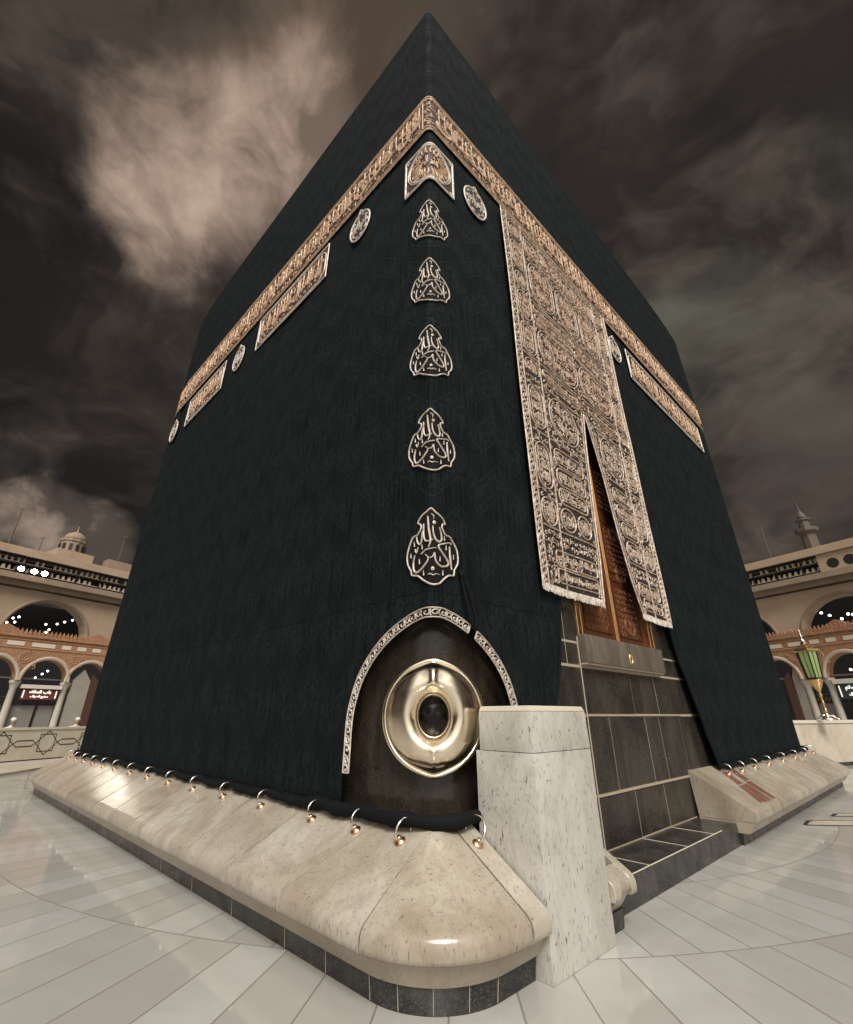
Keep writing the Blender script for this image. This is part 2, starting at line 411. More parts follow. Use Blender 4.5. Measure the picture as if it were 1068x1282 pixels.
# ------------------------------------------------------------------ mesh builder
class MB:
    """collects faces, then links them as ONE mesh object"""
    def __init__(self, xf=None):
        self.v = []; self.f = []; self.mi = []; self.uv = []; self.xf = xf; self.cur = 0; self.sm = []
        self.smooth = False
    def add(self, verts, faces):
        b = len(self.v)
        for p in verts:
            self.uv.append((p[0], p[1]))
            self.v.append(tuple(self.xf(*p)) if self.xf else tuple(p))
        for f in faces:
            self.f.append([b+i for i in f]); self.mi.append(self.cur); self.sm.append(self.smooth)
    def box(self, c, size, ax=None):
        hx, hy, hz = size[0]/2, size[1]/2, size[2]/2
        vs = []
        for i in (-1, 1):
            for j in (-1, 1):
                for k in (-1, 1):
                    if ax:
                        p = Vector(c) + ax[0]*(i*hx) + ax[1]*(j*hy) + ax[2]*(k*hz)
                        vs.append(tuple(p))
                    else:
                        vs.append((c[0]+i*hx, c[1]+j*hy, c[2]+k*hz))
        self.add(vs, [(0, 1, 3, 2), (4, 6, 7, 5), (0, 4, 5, 1), (2, 3, 7, 6), (0, 2, 6, 4), (1, 5, 7, 3)])
    def span(self, a, b):
        self.box([(a[i]+b[i])/2 for i in range(3)], [abs(b[i]-a[i]) for i in range(3)])
    def tube(self, pts, r, n=8, caps=True, closed=False):
        pts = [Vector(p) for p in pts]; N = len(pts)
        rs = r if isinstance(r, (list, tuple)) else [r]*N
        vs = []; up = Vector((0, 0, 1))
        for i, p in enumerate(pts):
            if closed: t = pts[(i+1) % N] - pts[i-1]
            else: t = pts[min(i+1, N-1)] - pts[max(i-1, 0)]
            if t.length < 1e-9: t = Vector((0, 0, 1))
            t.normalize()
            u = up - t*up.dot(t)
            if u.length < 0.05:
                u = Vector((1, 0, 0)) - t*t.x
            u.normalize(); w = t.cross(u)
            for k in range(n):
                a = 2*pi*k/n
                vs.append(tuple(p + (u*cos(a) + w*sin(a))*rs[i]))
        fs = []
        for i in range(N if closed else N-1):
            j = (i+1) % N
            for k in range(n):
                fs.append((i*n+k, i*n+(k+1) % n, j*n+(k+1) % n, j*n+k))
        if caps and not closed:
            fs.append(tuple(range(n))); fs.append(tuple((N-1)*n+k for k in reversed(range(n))))
        self.add(vs, fs)
    def lathe(self, prof, n=20, c=(0, 0, 0), axes=None):
        ax = axes or (Vector((1, 0, 0)), Vector((0, 1, 0)), Vector((0, 0, 1)))
        vs = []; c = Vector(c)
        for r, z in prof:
            for k in range(n):
                a = 2*pi*k/n
                vs.append(tuple(c + ax[0]*(r*cos(a)) + ax[1]*(r*sin(a)) + ax[2]*z))
        fs = []
        for i in range(len(prof)-1):
            for k in range(n):
                fs.append((i*n+k, i*n+(k+1) % n, (i+1)*n+(k+1) % n, (i+1)*n+k))
        fs.append(tuple(reversed(range(n)))); fs.append(tuple((len(prof)-1)*n+k for k in range(n)))
        self.add(vs, fs)
    def ball(self, c, r, n=10, m=7):
        prof = [(r[0]*sin(pi*i/m) if isinstance(r, tuple) else r*sin(pi*i/m), -(r[1] if isinstance(r, tuple) else r)*cos(pi*i/m)) for i in range(m+1)]
        prof[0] = (1e-4, prof[0][1]); prof[-1] = (1e-4, prof[-1][1])
        self.lathe(prof, n, c)
    def stroke(self, pts, w, h=0.012, off=0.0, closed=False):
        """raised stitched line in (s, z) design space; xf maps (s, z, off)"""
        N = len(pts); vs = []
        ws = w if isinstance(w, (list, tuple)) else [w]*N
        for i, p in enumerate(pts):
            a = pts[i-1] if (closed or i > 0) else p
            b = pts[(i+1) % N] if (closed or i < N-1) else p
            tx, tz = b[0]-a[0], b[1]-a[1]; L = math.hypot(tx, tz) or 1
            nx, nz = -tz/L*ws[i]/2, tx/L*ws[i]/2
            vs += [(p[0]-nx, p[1]-nz, off), (p[0]-nx*0.35, p[1]-nz*0.35, off+h), (p[0]+nx*0.35, p[1]+nz*0.35, off+h), (p[0]+nx, p[1]+nz, off)]
        fs = []
        for i in range(N if closed else N-1):
            j = (i+1) % N
            for k in range(3):
                fs.append((i*4+k, j*4+k, j*4+k+1, i*4+k+1))
        self.add(vs, fs)
    def blob(self, c, rs, rz, h=0.012, off=0.0, n=8):
        vs = [(c[0], c[1], off+h)]
        for k in range(n):
            a = 2*pi*k/n
            vs.append((c[0]+rs*cos(a), c[1]+rz*sin(a), off))
        self.add(vs, [(0, 1+k, 1+(k+1) % n) for k in range(n)])
    def sheet(self, s0, s1, z0, z1, off, ns, nz, th=0.0):
        vs = []
        for j in range(nz+1):
            for i in range(ns+1):
                vs.append((s0+(s1-s0)*i/ns, z0+(z1-z0)*j/nz, off))
        fs = []
        for j in range(nz):
            for i in range(ns):
                a = j*(ns+1)+i
                fs.append((a, a+1, a+ns+2, a+ns+1))
        self.add(vs, fs)
    def prism(self, poly, d0, d1, xf):
        """polygon (list of 2-D points) extruded from depth d0 to d1; xf(a, b, d) -> world"""
        n = len(poly)
        vs = [tuple(xf(p[0], p[1], d0)) for p in poly] + [tuple(xf(p[0], p[1], d1)) for p in poly]
        fs = [tuple(range(n)), tuple(reversed(range(n, 2*n)))]
        for i in range(n):
            j = (i+1) % n
            fs.append((i, j, n+j, n+i))
        old = self.xf; self.xf = None
        self.add(vs, fs); self.xf = old
    def build(self, name, mats, parent=None, smooth=None, recalc=True, origin=None):
        me = bpy.data.meshes.new(name)
        me.from_pydata(self.v, [], self.f)
        mats = mats if isinstance(mats, (list, tuple)) else [mats]
        for m in mats: me.materials.append(MATS[m])
        if len(mats) > 1: me.polygons.foreach_set('material_index', self.mi)
        uvl = me.uv_layers.new(name='UVMap')
        lv = [0]*len(me.loops); me.loops.foreach_get('vertex_index', lv)
        flat = []
        for i in lv: flat += self.uv[i]
        uvl.data.foreach_set('uv', flat)
        if recalc:
            bm = bmesh.new(); bm.from_mesh(me); bmesh.ops.recalc_face_normals(bm, faces=bm.faces); bm.to_mesh(me); bm.free()
        if smooth is True: me.polygons.foreach_set('use_smooth', [True]*len(me.polygons))
        elif smooth is None and any(self.sm): me.polygons.foreach_set('use_smooth', self.sm)
        me.update()
        o = bpy.data.objects.new(name, me); COL.objects.link(o)
        if origin is not None:
            me.transform(Matrix.Translation(-Vector(origin))); o.location = origin
        if parent is not None:
            o.parent = parent
            pl = world_loc(parent)
            if pl.length > 0 and origin is None:
                o.matrix_parent_inverse = Matrix.Translation(-pl)
            elif pl.length > 0:
                o.matrix_parent_inverse = Matrix.Translation(-pl)
        return o
def world_loc(o):
    return Vector(o.get('_loc', (0, 0, 0)))
def smooth_angle(o, deg=35):
    me = o.data
    me.polygons.foreach_set('use_smooth', [True]*len(me.polygons))
    try: me.set_sharp_from_angle(angle=radians(deg))
    except Exception: pass
def bevel(o, w=0.01, seg=2, ang=35):
    bm = bmesh.new(); bm.from_mesh(o.data)
    bmesh.ops.remove_doubles(bm, verts=bm.verts, dist=1e-5)
    es = [e for e in bm.edges if len(e.link_faces) == 2 and e.calc_face_angle(0) > radians(ang)]
    bmesh.ops.bevel(bm, geom=es, offset=w, segments=seg, profile=0.6, affect='EDGES', clamp_overlap=True)
    bm.to_mesh(o.data); bm.free()
    smooth_angle(o)
def tag(o, label=None, cat=None, group=None, kind=None):
    if label: o['label'] = label
    if cat: o['category'] = cat
    if group: o['group'] = group
    if kind: o['kind'] = kind
    return o
def empty(name, loc, label, cat, group=None):
    o = bpy.data.objects.new(name, None); COL.objects.link(o)
    o.empty_display_size = 0.2
    o.location = loc
    # parts are built in world coordinates; keep them there
    o['_loc'] = tuple(loc)
    return tag(o, label, cat, group)

def spline(pts, sub=4, closed=False):
    out = []; N = len(pts)
    rng = range(N if closed else N-1)
    for i in rng:
        p0 = pts[i-1] if (closed or i > 0) else pts[i]
        p1 = pts[i]; p2 = pts[(i+1) % N]
        p3 = pts[(i+2) % N] if (closed or i+2 < N) else p2
        for k in range(sub):
            t = k/sub
            out.append(tuple(0.5*((2*b) + (-a+c)*t + (2*a-5*b+4*c-d)*t*t + (-a+3*b-3*c+d)*t**3) for a, b, c, d in zip(p0, p1, p2, p3)))
    if not closed: out.append(tuple(pts[-1]))
    return out

# ------------------------------------------------------------------ the cube's plan
C0 = Vector((0.0505, 3.7609)); TL, TR = 0.8074, 0.8208
tL = Vector((-sin(TL), cos(TL))); nL = Vector((-cos(TL), -sin(TL)))
tR = Vector((sin(TR), cos(TR))); nR = Vector((cos(TR), -sin(TR)))
L1, L2, HT = 10.72, 12.15, 13.1
CL = C0 + tL*L1; CR = C0 + tR*L2; CB = C0 + tL*L1 + tR*L2
aL, aR = atan2(nL.y, nL.x), atan2(nR.y, nR.x)        # outward bearings of the two faces
# corners: (perimeter position, point, normal before, normal after)
CORN = [(-L1, CL, -nR, nL), (0.0, C0, nL, nR), (L2, CR, nR, -nL)]
def perimeter(s, rc0=0.05, rcf=0.75, shift=0.0):
    """point and outward normal at perimeter position s (0 = near corner, - left, + right)"""
    for cs, pt, na, nb in CORN:
        if cs == 0 and shift: pt = pt + (na+nb)*(shift/(1+na.dot(nb)))
        rc = rc0 if cs == 0 else rcf
        a0 = atan2(na.y, na.x); a1 = atan2(nb.y, nb.x)
        da = (a1-a0+pi) % (2*pi) - pi
        t0 = rc*math.tan(abs(da)/2)
        if abs(s-cs) < t0:
            K = pt - (na+nb)*(rc/(1+na.dot(nb)))
            a = a0 + da*((s-cs)/t0*0.5+0.5)
            n = Vector((cos(a), sin(a)))
            return K + n*rc, n
    if s < -L1: return CL + tR*(-s-L1), -nR
    sh = (nL+nR)*(shift/(1+nL.dot(nR))) if shift else Vector((0, 0))
    if s <= 0: return C0 + sh - tL*s, nL
    if s <= L2: return C0 + sh + tR*s, nR
    return CR + tL*(s-L2), -nL
def Wf(rc0=0.05, rcf=0.75, base=0.0, shift=0.0):
    def f(s, z, off=0.0):
        p, n = perimeter(s, rc0, rcf + max(0.0, (z-2.0)/11.0)*0.22, shift)
        q = p + n*(off+base)
        return (q.x, q.y, z)
    return f
CLOTH = 0.045
W = Wf(0.035, 0.70)
def PR(s, off, z):
    q = C0 + tR*s + nR*off
    return Vector((q.x, q.y, z))
def PL(s, off, z):
    q = C0 + tL*s + nL*off
    return Vector((q.x, q.y, z))

# ------------------------------------------------------------------ ground
mb = MB()
R_ = [0, 6, 12, 20, 35, 60, 120, 300, 900]
vs = [(KC[0], KC[1], 0)]; fs = []
for r in R_[1:]:
    for k in range(64):
        vs.append((KC[0]+r*cos(2*pi*k/64), KC[1]+r*sin(2*pi*k/64), 0))
for k in range(64): fs.append((0, 1+k, 1+(k+1) % 64))
for i in range(len(R_)-2):
    for k in range(64):
        a = 1+i*64
        fs.append((a+k, a+64+k, a+64+(k+1) % 64, a+(k+1) % 64))
mb.add(vs, fs)
tag(mb.build('plaza_floor', 'plaza_marble', recalc=False), kind='structure')

# ------------------------------------------------------------------ building under the cloth
cube = empty('stone_building', (C0.x, C0.y, 0), 'tall stone cube building with raised door and oval gold corner frame', 'building')
# walls: dark granite courses with pale joints, where the cloth leaves them bare; plain core elsewhere
mb = MB()
core = [C0 - (nL+nR)*0.30, CR + (-nR+nL)*0.62, CB + (nL+nR)*0.62, CL + (-nL+nR)*0.62]
core = [Vector(p) for p in core]
n = 4
vs = [(p.x, p.y, 0.0) for p in core] + [(p.x, p.y, HT-0.62) for p in core]
mb.add(vs, [(0, 1, 2, 3), (7, 6, 5, 4)] + [(i, (i+1) % 4, 4+(i+1) % 4, 4+i) for i in range(4)])
mb.build('core_wall', 'wall_granite', cube)
# granite courses on the door side: s 0.5 .. 6
mb = MB(lambda s, o, z: PR(s, o, z))
mb.span((1.15, -0.20, 0.0), (6.2, -0.005, 2.215))          # mortar backing
mb.span((1.15, -0.20, 2.216), (2.33, -0.006, 6.3)); mb.span((4.50, -0.20, 2.216), (6.2, -0.006, 6.3))
mb.cur = 1
def course(z0, z1, cuts, o1=0.0):
    for a, b in zip(cuts, cuts[1:]):
        g = 0.0095
        mb.span((a+g, -0.10, z0+g), (b-g, o1 + RND.uniform(-0.002, 0.002), z1-g))
course(0.0, 0.235, [1.16, 2.2, 3.1, 3.9, 5.0, 6.1], 0.0)
course(0.235, 0.69, [1.16, 1.6, 2.28, 3.11, 3.89, 4.85, 6.1])
course(0.70, 1.43, [1.16, 1.6, 2.28, 2.76, 3.70, 4.12, 4.82, 6.1])
course(1.445, 1.93, [1.16, 1.6, 2.28, 3.46, 4.19, 5.0, 6.1])
course(1.945, 2.19, [1.16, 1.6, 2.02, 2.27, 3.3, 4.45, 5.1, 6.1], 0.001)
course(2.20, 3.15, [1.16, 1.6, 2.02, 2.33], 0.0)
course(2.20, 3.15, [4.50, 5.1, 6.1], 0.0)
o = mb.build('granite_wall', ['mortar', 'wall_granite'], cube)
mb = MB(lambda s, o, z: PR(s, o, z))
mb.tube([(2.275, 0.004, 0.24), (2.275, 0.004, 2.26)], 0.008, 6)
mb.span((2.28, -0.01, 0.682), (4.85, 0.012, 0.702))
mb.span((2.28, -0.01, 1.430), (4.9, 0.008, 1.445))
mb.build('joint_strip', 'mortar', cube)
# rounded corner of polished stone behind the arch opening
mb = MB(Wf(0.50, 0.75, -0.085)); mb.smooth = True
mb.sheet(-1.4, 1.18, 0.15, 2.7, 0.0, 60, 12)
mb.build('corner_stone', 'corner_granite', cube)
# roof
mb = MB()
rf = [C0 - (nL+nR)*0.02, CR - (nR-nL)*0.62, CB + (nL+nR)*0.3, CL - (nL-nR)*0.62]
mb.add([(p.x, p.y, HT-0.06 - (0.36 if i_ in (1, 3) else 0)) for i_, p in enumerate(rf)] + [(p.x, p.y, HT-0.6) for p in rf], [(0, 1, 2, 3), (7, 6, 5, 4)] + [(i, (i+1) % 4, 4+(i+1) % 4, 4+i) for i in range(4)])
mb.build('roof', 'mosque_trim', cube)
# roof, door and sill
door = MB(lambda s, o, z: PR(s, o, z))
door.span((2.50, -0.11, 2.28), (4.34, -0.055, 6.2))
d_o = door.build('door', 'door_wood', cube)
for s0, s1 in ((2.62, 3.30), (3.52, 4.22)):
    mb = MB(lambda s, o, z: PR(s, o, z))
    for z0 in (2.40, 3.30, 4.30):
        z1 = z0+0.80
        for a, b in (((s0, z0), (s1, z0+0.022)), ((s0, z1-0.022), (s1, z1)), ((s0, z0), (s0+0.022, z1)), ((s1-0.022, z0), (s1, z1))):
            mb.span((a[0], -0.056, a[1]), (b[0], -0.040, b[1]))
    mb.build('door_moulding', 'door_wood', d_o)
rr_ = random.Random(11)
for s0, s1 in ((2.66, 3.26), (3.56, 4.18)):
    for z0 in (2.46, 3.36, 4.36):
        mb = MB(lambda s, z, o: PR(s, o, z))
        zz_ = z0
        while zz_ < z0+0.66:
            ss_ = s0+0.05
            while ss_ < s1-0.02:
                a_ = rr_.uniform(0, 6.28); r_ = 0.042
                mb.stroke([(ss_+r_*(1-t/9)*cos(t*0.75+a_), zz_+r_*(1-t/9)*sin(t*0.75+a_)) for t in range(9)], 0.010, 0.008, -0.0545)
                ss_ += 0.085
            zz_ += 0.085
        mb.build('door_carving', 'door_carving', d_o)
# medallions: raised rings with an eight-point star
for s0, z0 in ((3.87, 2.56), (3.87, 3.30), (2.96, 2.75), (3.87, 3.95)):
    mb = MB(lambda s, z, o: PR(s, o, z))
    for r in (0.145, 0.115):
        mb.stroke([(s0+r*cos(2*pi*k/28), z0+r*sin(2*pi*k/28)) for k in range(28)], 0.016, 0.014, -0.054, True)
    for k in range(8):
        a = 2*pi*k/8
        mb.stroke([(s0, z0), (s0+0.10*cos(a-0.2), z0+0.10*sin(a-0.2)), (s0+0.12*cos(a), z0+0.12*sin(a)), (s0+0.10*cos(a+0.2), z0+0.10*sin(a+0.2)), (s0, z0)], 0.011, 0.012, -0.054)
    mb.blob((s0, z0), 0.028, 0.028, 0.02, -0.054)
    mb.build('medallion', 'door_carving', d_o)
mb = MB(lambda s, o, z: PR(s, o, z))
for s in (3.395, 3.425, 3.455):
    mb.tube([(s, -0.045, 2.29), (s, -0.045, 6.1)], 0.010, 6)
mb.build('centre_rail', 'door_gold', d_o)
mb = MB(lambda s, o, z: PR(s, o, z))
for s0, s1, o1 in ((2.33, 2.40, 0.012), (2.40, 2.435, -0.02), (2.435, 2.50, 0.004), (4.34, 4.40, 0.004), (4.40, 4.43, -0.02), (4.43, 4.50, 0.012)):
    mb.span((s0, -0.10, 2.20), (s1, o1, 6.2))
fr = mb.build('door_frame', 'door_gold', cube); bevel(fr, 0.006, 1)
mb = MB(lambda s, o, z: PR(s, o, z))
mb.span((2.285, -0.05, 1.975), (4.42, 0.105, 2.285))
sill = mb.build('threshold', 'sill_granite', cube); bevel(sill, 0.012, 2)
mb = MB(lambda s, o, z: PR(s, o, z))
mb.span((2.29, -0.05, 1.955), (4.40, 0.085, 1.9745))
mb.build('threshold_edge', 'mortar', sill)
mb = MB(lambda s, z, o: PR(s, o, z)); mb.smooth = True
mb.stroke([(3.37+0.036*cos(2*pi*k/20), 2.085+0.058*sin(2*pi*k/20)) for k in range(20)], 0.018, 0.012, 0.106, True)
mb.blob((3.37, 2.085), 0.022, 0.042, 0.006, 0.1065, 14)
mb.build('emblem', 'brass', sill)

# oval frame of the stone on the corner
BI = (nL+nR).normalized()                       # outward bisector
EX = Vector((-BI.y, BI.x))                      # to the viewer's right
if EX.x < 0: EX = -EX
FC = C0 - BI*0.225
FZ = 1.436
def frame_pt(a, zz, d):
    d = d - 0.75*a*a
    q = FC + EX*a + BI*d
    return (q.x, q.y, FZ+zz)
def rim(phi):
    c, s = cos(phi), sin(phi)
    A, B = 0.425, 0.428
    r = 1/sqrt((c/A)**2 + (s/B)**2)
    dv = min(abs(phi-pi/2), abs(phi-3*pi/2))
    return r*(1 + 0.040*math.exp(-(dv/0.20)**2))
PROF = [(1.0, -0.14), (1.0, 0.030), (0.992, 0.040), (0.975, 0.046), (0.945, 0.050), (0.93, 0.048), (0.922, 0.044), (0.91, 0.052), (0.88, 0.074), (0.84, 0.098),
        (0.78, 0.124), (0.70, 0.147), (0.62, 0.160), (0.57, 0.163), (0.53, 0.160), (0.49, 0.152), (0.45, 0.139), (0.41, 0.122), (0.37, 0.101), (0.34, 0.082), (0.322, 0.070), (0.312, 0.064), (0.304, 0.056), (0.300, 0.04), (0.298, -0.05)]
NP = 120
mb = MB(); mb.smooth = True
vs = []
for rho, d in PROF:
    for k in range(NP):
        phi = 2*pi*k/NP
        rr = rim(phi)
        # the hole stays a plain oval while the outline is pointed
        e = 1/sqrt((cos(phi)/0.375)**2 + (sin(phi)/0.462)**2)
        t = min(1, max(0, (rho-0.3)/0.5))
        r = rho*(e*(1-t)+rr*t)
        a, zz = r*cos(phi), r*sin(phi)
        dd = d
        if 0.47 < rho < 0.99:                    # spines running to the upper and lower points
            wid = 0.020 + 0.035*max(0, (0.62-rho)/0.15)**2 + 0.02*max(0, (rho-0.72)/0.25)
            sp = math.exp(-(a/wid)**2)*(1 if abs(zz) > 0.1 else 0)
            dd += sp*(0.024 if zz > 0 else 0.014) * min(1, (0.99-rho)/0.2)
            if zz > 0:                            # hollows either side of the upper spine
                dd -= 0.010*math.exp(-((abs(a)-0.085)/0.04)**2)*math.exp(-((rho-0.68)/0.12)**2)
        vs.append(frame_pt(a, zz, dd))
fs = []
for i in range(len(PROF)-1):
    for k in range(NP):
        fs.append((i*NP+k, i*NP+(k+1) % NP, (i+1)*NP+(k+1) % NP, (i+1)*NP+k))
mb.add(vs, fs)
frm = mb.build('stone_frame', 'pale_gold', cube, smooth=True)
frm['label'] = 'polished pale gold oval frame pointed at top and bottom'
mb = MB(); mb.smooth = True
vs = []; prof = [(0.345, 0.0865), (0.335, 0.086), (0.322, 0.078), (0.308, 0.068), (0.301, 0.052)]
for rho, d in prof:
    for k in range(NP):
        phi = 2*pi*k/NP; e = 1/sqrt((cos(phi)/0.375)**2 + (sin(phi)/0.462)**2)
        vs.append(frame_pt(rho*e*cos(phi), rho*e*sin(phi), d+0.004))
fs = []
for i in range(len(prof)-1):
    for k in range(NP):
        fs.append((i*NP+k, i*NP+(k+1) % NP, (i+1)*NP+(k+1) % NP, (i+1)*NP+k))
mb.add(vs, fs)
mb.build('inner_ring', 'dull_gold', frm, smooth=True)
mb = MB(); mb.smooth = True
vs = [frame_pt(0, -0.01, 0.02)]; nr = 10
for i in range(1, nr+1):
    r = 0.31*i/nr
    for k in range(NP):
        phi = 2*pi*k/NP; e = 1/sqrt((cos(phi)/0.375)**2 + (sin(phi)/0.462)**2)
        a, zz = r*e*cos(phi), r*e*sin(phi)
        dd = 0.04*(1-(i/nr)**2) - 0.02 + 0.012*noise.noise(Vector((a*18, zz*18, 1)))
        vs.append(frame_pt(a, zz, dd))
fs = [(0, 1+k, 1+(k+1) % NP) for k in range(NP)]
for i in range(nr-1):
    for k in range(NP):
        fs.append((1+i*NP+k, 1+(i+1)*NP+k, 1+(i+1)*NP+(k+1) % NP, 1+i*NP+(k+1) % NP))
mb.add(vs, fs)
mb.build('black_stone', 'relic_stone', frm, smooth=True)

# ------------------------------------------------------------------ black cloth cover
kis = empty('cloth_cover', (C0.x, C0.y, 0.7), 'black cloth cover over the cube with gold belt and embroidered panels', 'cloth cover')
ARCH = [(1.012, 0.72), (1.010, 1.10), (1.000, 1.42), (0.94, 1.63), (0.86, 1.78), (0.74, 1.92), (0.59, 2.04), (0.43, 2.13), (0.25, 2.20), (0.10, 2.235), (0.0, 2.24)]
def hem(s):
    return 0.735 + 0.012*sin(s*5.1) + 0.01*sin(s*2.3+1)
def interp(x, pts):
    for (a, za), (b, zb) in zip(pts, pts[1:]):
        if a <= x <= b: return za + (zb-za)*(x-a)/(b-a) if b > a else zb
    return None
ARC_ASC = sorted([(s, z) for s, z in ARCH])
OPEN_L = [(1.36, 0.735), (1.60, 1.55), (1.90, 2.56), (2.42, 5.95)]
OPEN_R = [(4.45, 5.95), (4.95, 2.63), (5.14, 1.94), (5.40, 1.30), (5.63, 0.735)]
def ztop(s):
    """the cover hangs a little slack at the two far corners"""
    return HT - 0.42*(math.exp(-((s+L1)/1.5)**2) + math.exp(-((s-L2)/1.5)**2))
def zbot(s):
    a = abs(s)
    if a <= 1.012: return interp(a, ARC_ASC) or 2.2
    if 1.36 <= s <= 2.42: return interp(s, OPEN_L)
    if 2.42 < s < 4.45: return 5.95
    if 4.45 <= s <= 5.63: return interp(s, OPEN_R)
    return hem(s)
def fold(s, z):
    """how far the cloth stands off the wall: soft hanging folds"""
    d = 0.0
    low = max(0, 1-(z-0.7)/5.5)
    d += 0.020*noise.noise(Vector((s*1.9, z*0.16, 0)))
    d += (0.006+0.016*low)*noise.noise(Vector((s*5.5, z*0.25, 3)))
    d += 0.005*noise.noise(Vector((s*11, z*0.4, 8)))
    # deeper gathered folds towards the two far corners
    for c in (-L1, L2):
        g = math.exp(-((s-c)/1.5)**2)
        d += g*0.06*noise.noise(Vector((s*3.6, z*0.06, 5))) + g*0.035*sin(s*9+z*0.1)
    if abs(s) < 1.4:
        d *= min(1, 0.35+abs(s)/1.4*0.65)
    # cloth pulled aside round the door
    if 1.2 < s < 2.5 and z < 4.2:
        d += 0.03*math.exp(-((s-1.75)/0.3)**2)*low
    if 4.4 < s < 7 and z < 4.2:
        e = interp(min(max(z, 0.735), 5.95), [(zz, ss) for ss, zz in reversed(OPEN_R)])
        d += 0.075*math.exp(-((s-e)/0.16)**2)*low + 0.03*sin((s-e)*12)*math.exp(-((s-e)/0.6)**2)*low
    return max(d, -0.030)
cols = set()
s = -(L1+L2)+0.05
while s < L1+L2:
    step = 0.09 if -L1-1 < s < L2+1 else 0.5
    cols.add(round(s, 4)); s += step
for a, _ in ARCH: cols.add(round(a, 4)); cols.add(round(-a, 4))
for a in (1.0125, 1.03, 1.36, 1.60, 1.90, 2.42, 2.4201, 4.4499, 4.45, 4.95, 5.14, 5.40, 5.63): cols.add(a)
cols.add(-1.0125); cols.add(-1.03)
for k in range(-6, 7): cols.add(round(k*0.0078, 4))
for k in range(-10, 11): cols.add(round(-L1+k*0.042, 4)); cols.add(round(L2+k*0.042, 4))
cols = sorted(cols)
NZ = 78
vs = []; fs = []
for s in cols:
    zb_ = zbot(s)
    for j in range(NZ+1):
        t = j/NZ
        z = zb_ + (ztop(s)-zb_)*t
        vs.append((s, z, CLOTH + fold(s, z)*(1-t**8)))
M_ = NZ+1
for i in range(len(cols)-1):
    for j in range(NZ):
        a = i*M_+j
        fs.append((a, a+M_, a+M_+1, a+1))
# top turned in over the parapet
mb = MB(W); mb.smooth = True
mb.add(vs, fs)
cl_ = mb.build('cloth', 'black_cloth', kis, recalc=False)
mb = MB(W)
tv = []; tf = []
for s in cols: tv += [(s, ztop(s), CLOTH), (s, ztop(s)-0.02, -0.25)]
for i in range(len(cols)-1): tf.append((2*i, 2*i+2, 2*i+3, 2*i+1))
mb.add(tv, tf)
mb.build('top_fold', 'black_cloth', kis, recalc=False)

# rolled hem laced through the rings
RING_L = [0.147, 0.631, 1.219, 2.082, 2.909, 3.723, 4.529, 5.345, 6.15, 6.946, 7.62, 8.325, 9.0, 9.65, 10.3]
RING_R = [0.235, 5.75, 6.40, 7.10, 7.95, 9.009, 10.026, 10.984, 11.9]
def hem_path(s0, s1, rings, wall=W, o0=0.115):
    pts = []; n = max(2, int(abs(s1-s0)/0.05))
    for i in range(n+1):
        s = s0+(s1-s0)*i/n
        sag = 0.0
        for a, b in zip(rings, rings[1:]):
            if a <= s <= b:
                t = (s-a)/(b-a); sag = 0.035*sin(pi*t)*min(1, (b-a)/0.6)
        pts.append(wall(s, 0.760 + (0.012 if abs(s) < 1.2 else 0) - sag*0.6, o0 + 0.02*sag/0.035))
    return pts
WA = Wf(0.20, 0.62)
mb = MB(); mb.smooth = True
rings_all = sorted([-x for x in RING_L]) + RING_R
p = hem_path(-L1-1.5, 1.35, rings_all, WA)
rad = [(0.031 if i < len(p)-58 else 0.047) + 0.006*sin(i*0.9) + 0.005*sin(i*2.3) for i in range(len(p))]
mb.tube(p, rad, 10)
p = hem_path(5.60, L2+1.5, rings_all, WA)
rad = [0.030 + 0.006*sin(i*0.9) + 0.004*sin(i*2.3) for i in range(len(p))]
mb.tube(p, rad, 10)
mb.build('rolled_hem', 'black_rope', kis)
# piped edges of the openings
mb = MB(); mb.smooth = True
mb.tube([W(s, z, CLOTH+fold(s, z)) for s, z in spline(OPEN_L[:3]+[(2.42, 5.9)], 6)], 0.016, 6)
mb.build('edge_piping', 'black_rope', kis)
mb = MB(); mb.smooth = True
mb.tube([W(s, z, CLOTH+fold(s, z)+0.005) for s, z in spline([(4.47, 5.8)]+OPEN_R[1:], 6)], 0.022, 6)
mb.build('edge_piping', 'black_rope', kis)

# decoration lies on the cloth's own surface, so designs keep their width round the corner
W = Wf(0.035+CLOTH, 0.70, -CLOTH, CLOTH)
# ------------------------------------------------------------------ Arabic lettering
AR = {'ا': (0xFE8D, 2), 'أ': (0xFE83, 2), 'إ': (0xFE87, 2), 'آ': (0xFE81, 2), 'ب': (0xFE8F, 4), 'ة': (0xFE93, 2), 'ت': (0xFE95, 4), 'ث': (0xFE99, 4),
      'ج': (0xFE9D, 4), 'ح': (0xFEA1, 4), 'خ': (0xFEA5, 4), 'د': (0xFEA9, 2), 'ذ': (0xFEAB, 2), 'ر': (0xFEAD, 2), 'ز': (0xFEAF, 2), 'س': (0xFEB1, 4),
      'ش': (0xFEB5, 4), 'ص': (0xFEB9, 4), 'ض': (0xFEBD, 4), 'ط': (0xFEC1, 4), 'ظ': (0xFEC5, 4), 'ع': (0xFEC9, 4), 'غ': (0xFECD, 4), 'ف': (0xFED1, 4),
      'ق': (0xFED5, 4), 'ك': (0xFED9, 4), 'ل': (0xFEDD, 4), 'م': (0xFEE1, 4), 'ن': (0xFEE5, 4), 'ه': (0xFEE9, 4), 'و': (0xFEED, 2), 'ى': (0xFEEF, 2),
      'ي': (0xFEF1, 4), 'ء': (0xFE80, 1), 'ئ': (0xFE89, 4), 'ؤ': (0xFE85, 2)}
LA = {'ا': 0xFEFB, 'أ': 0xFEF7, 'إ': 0xFEF9, 'آ': 0xFEF5}
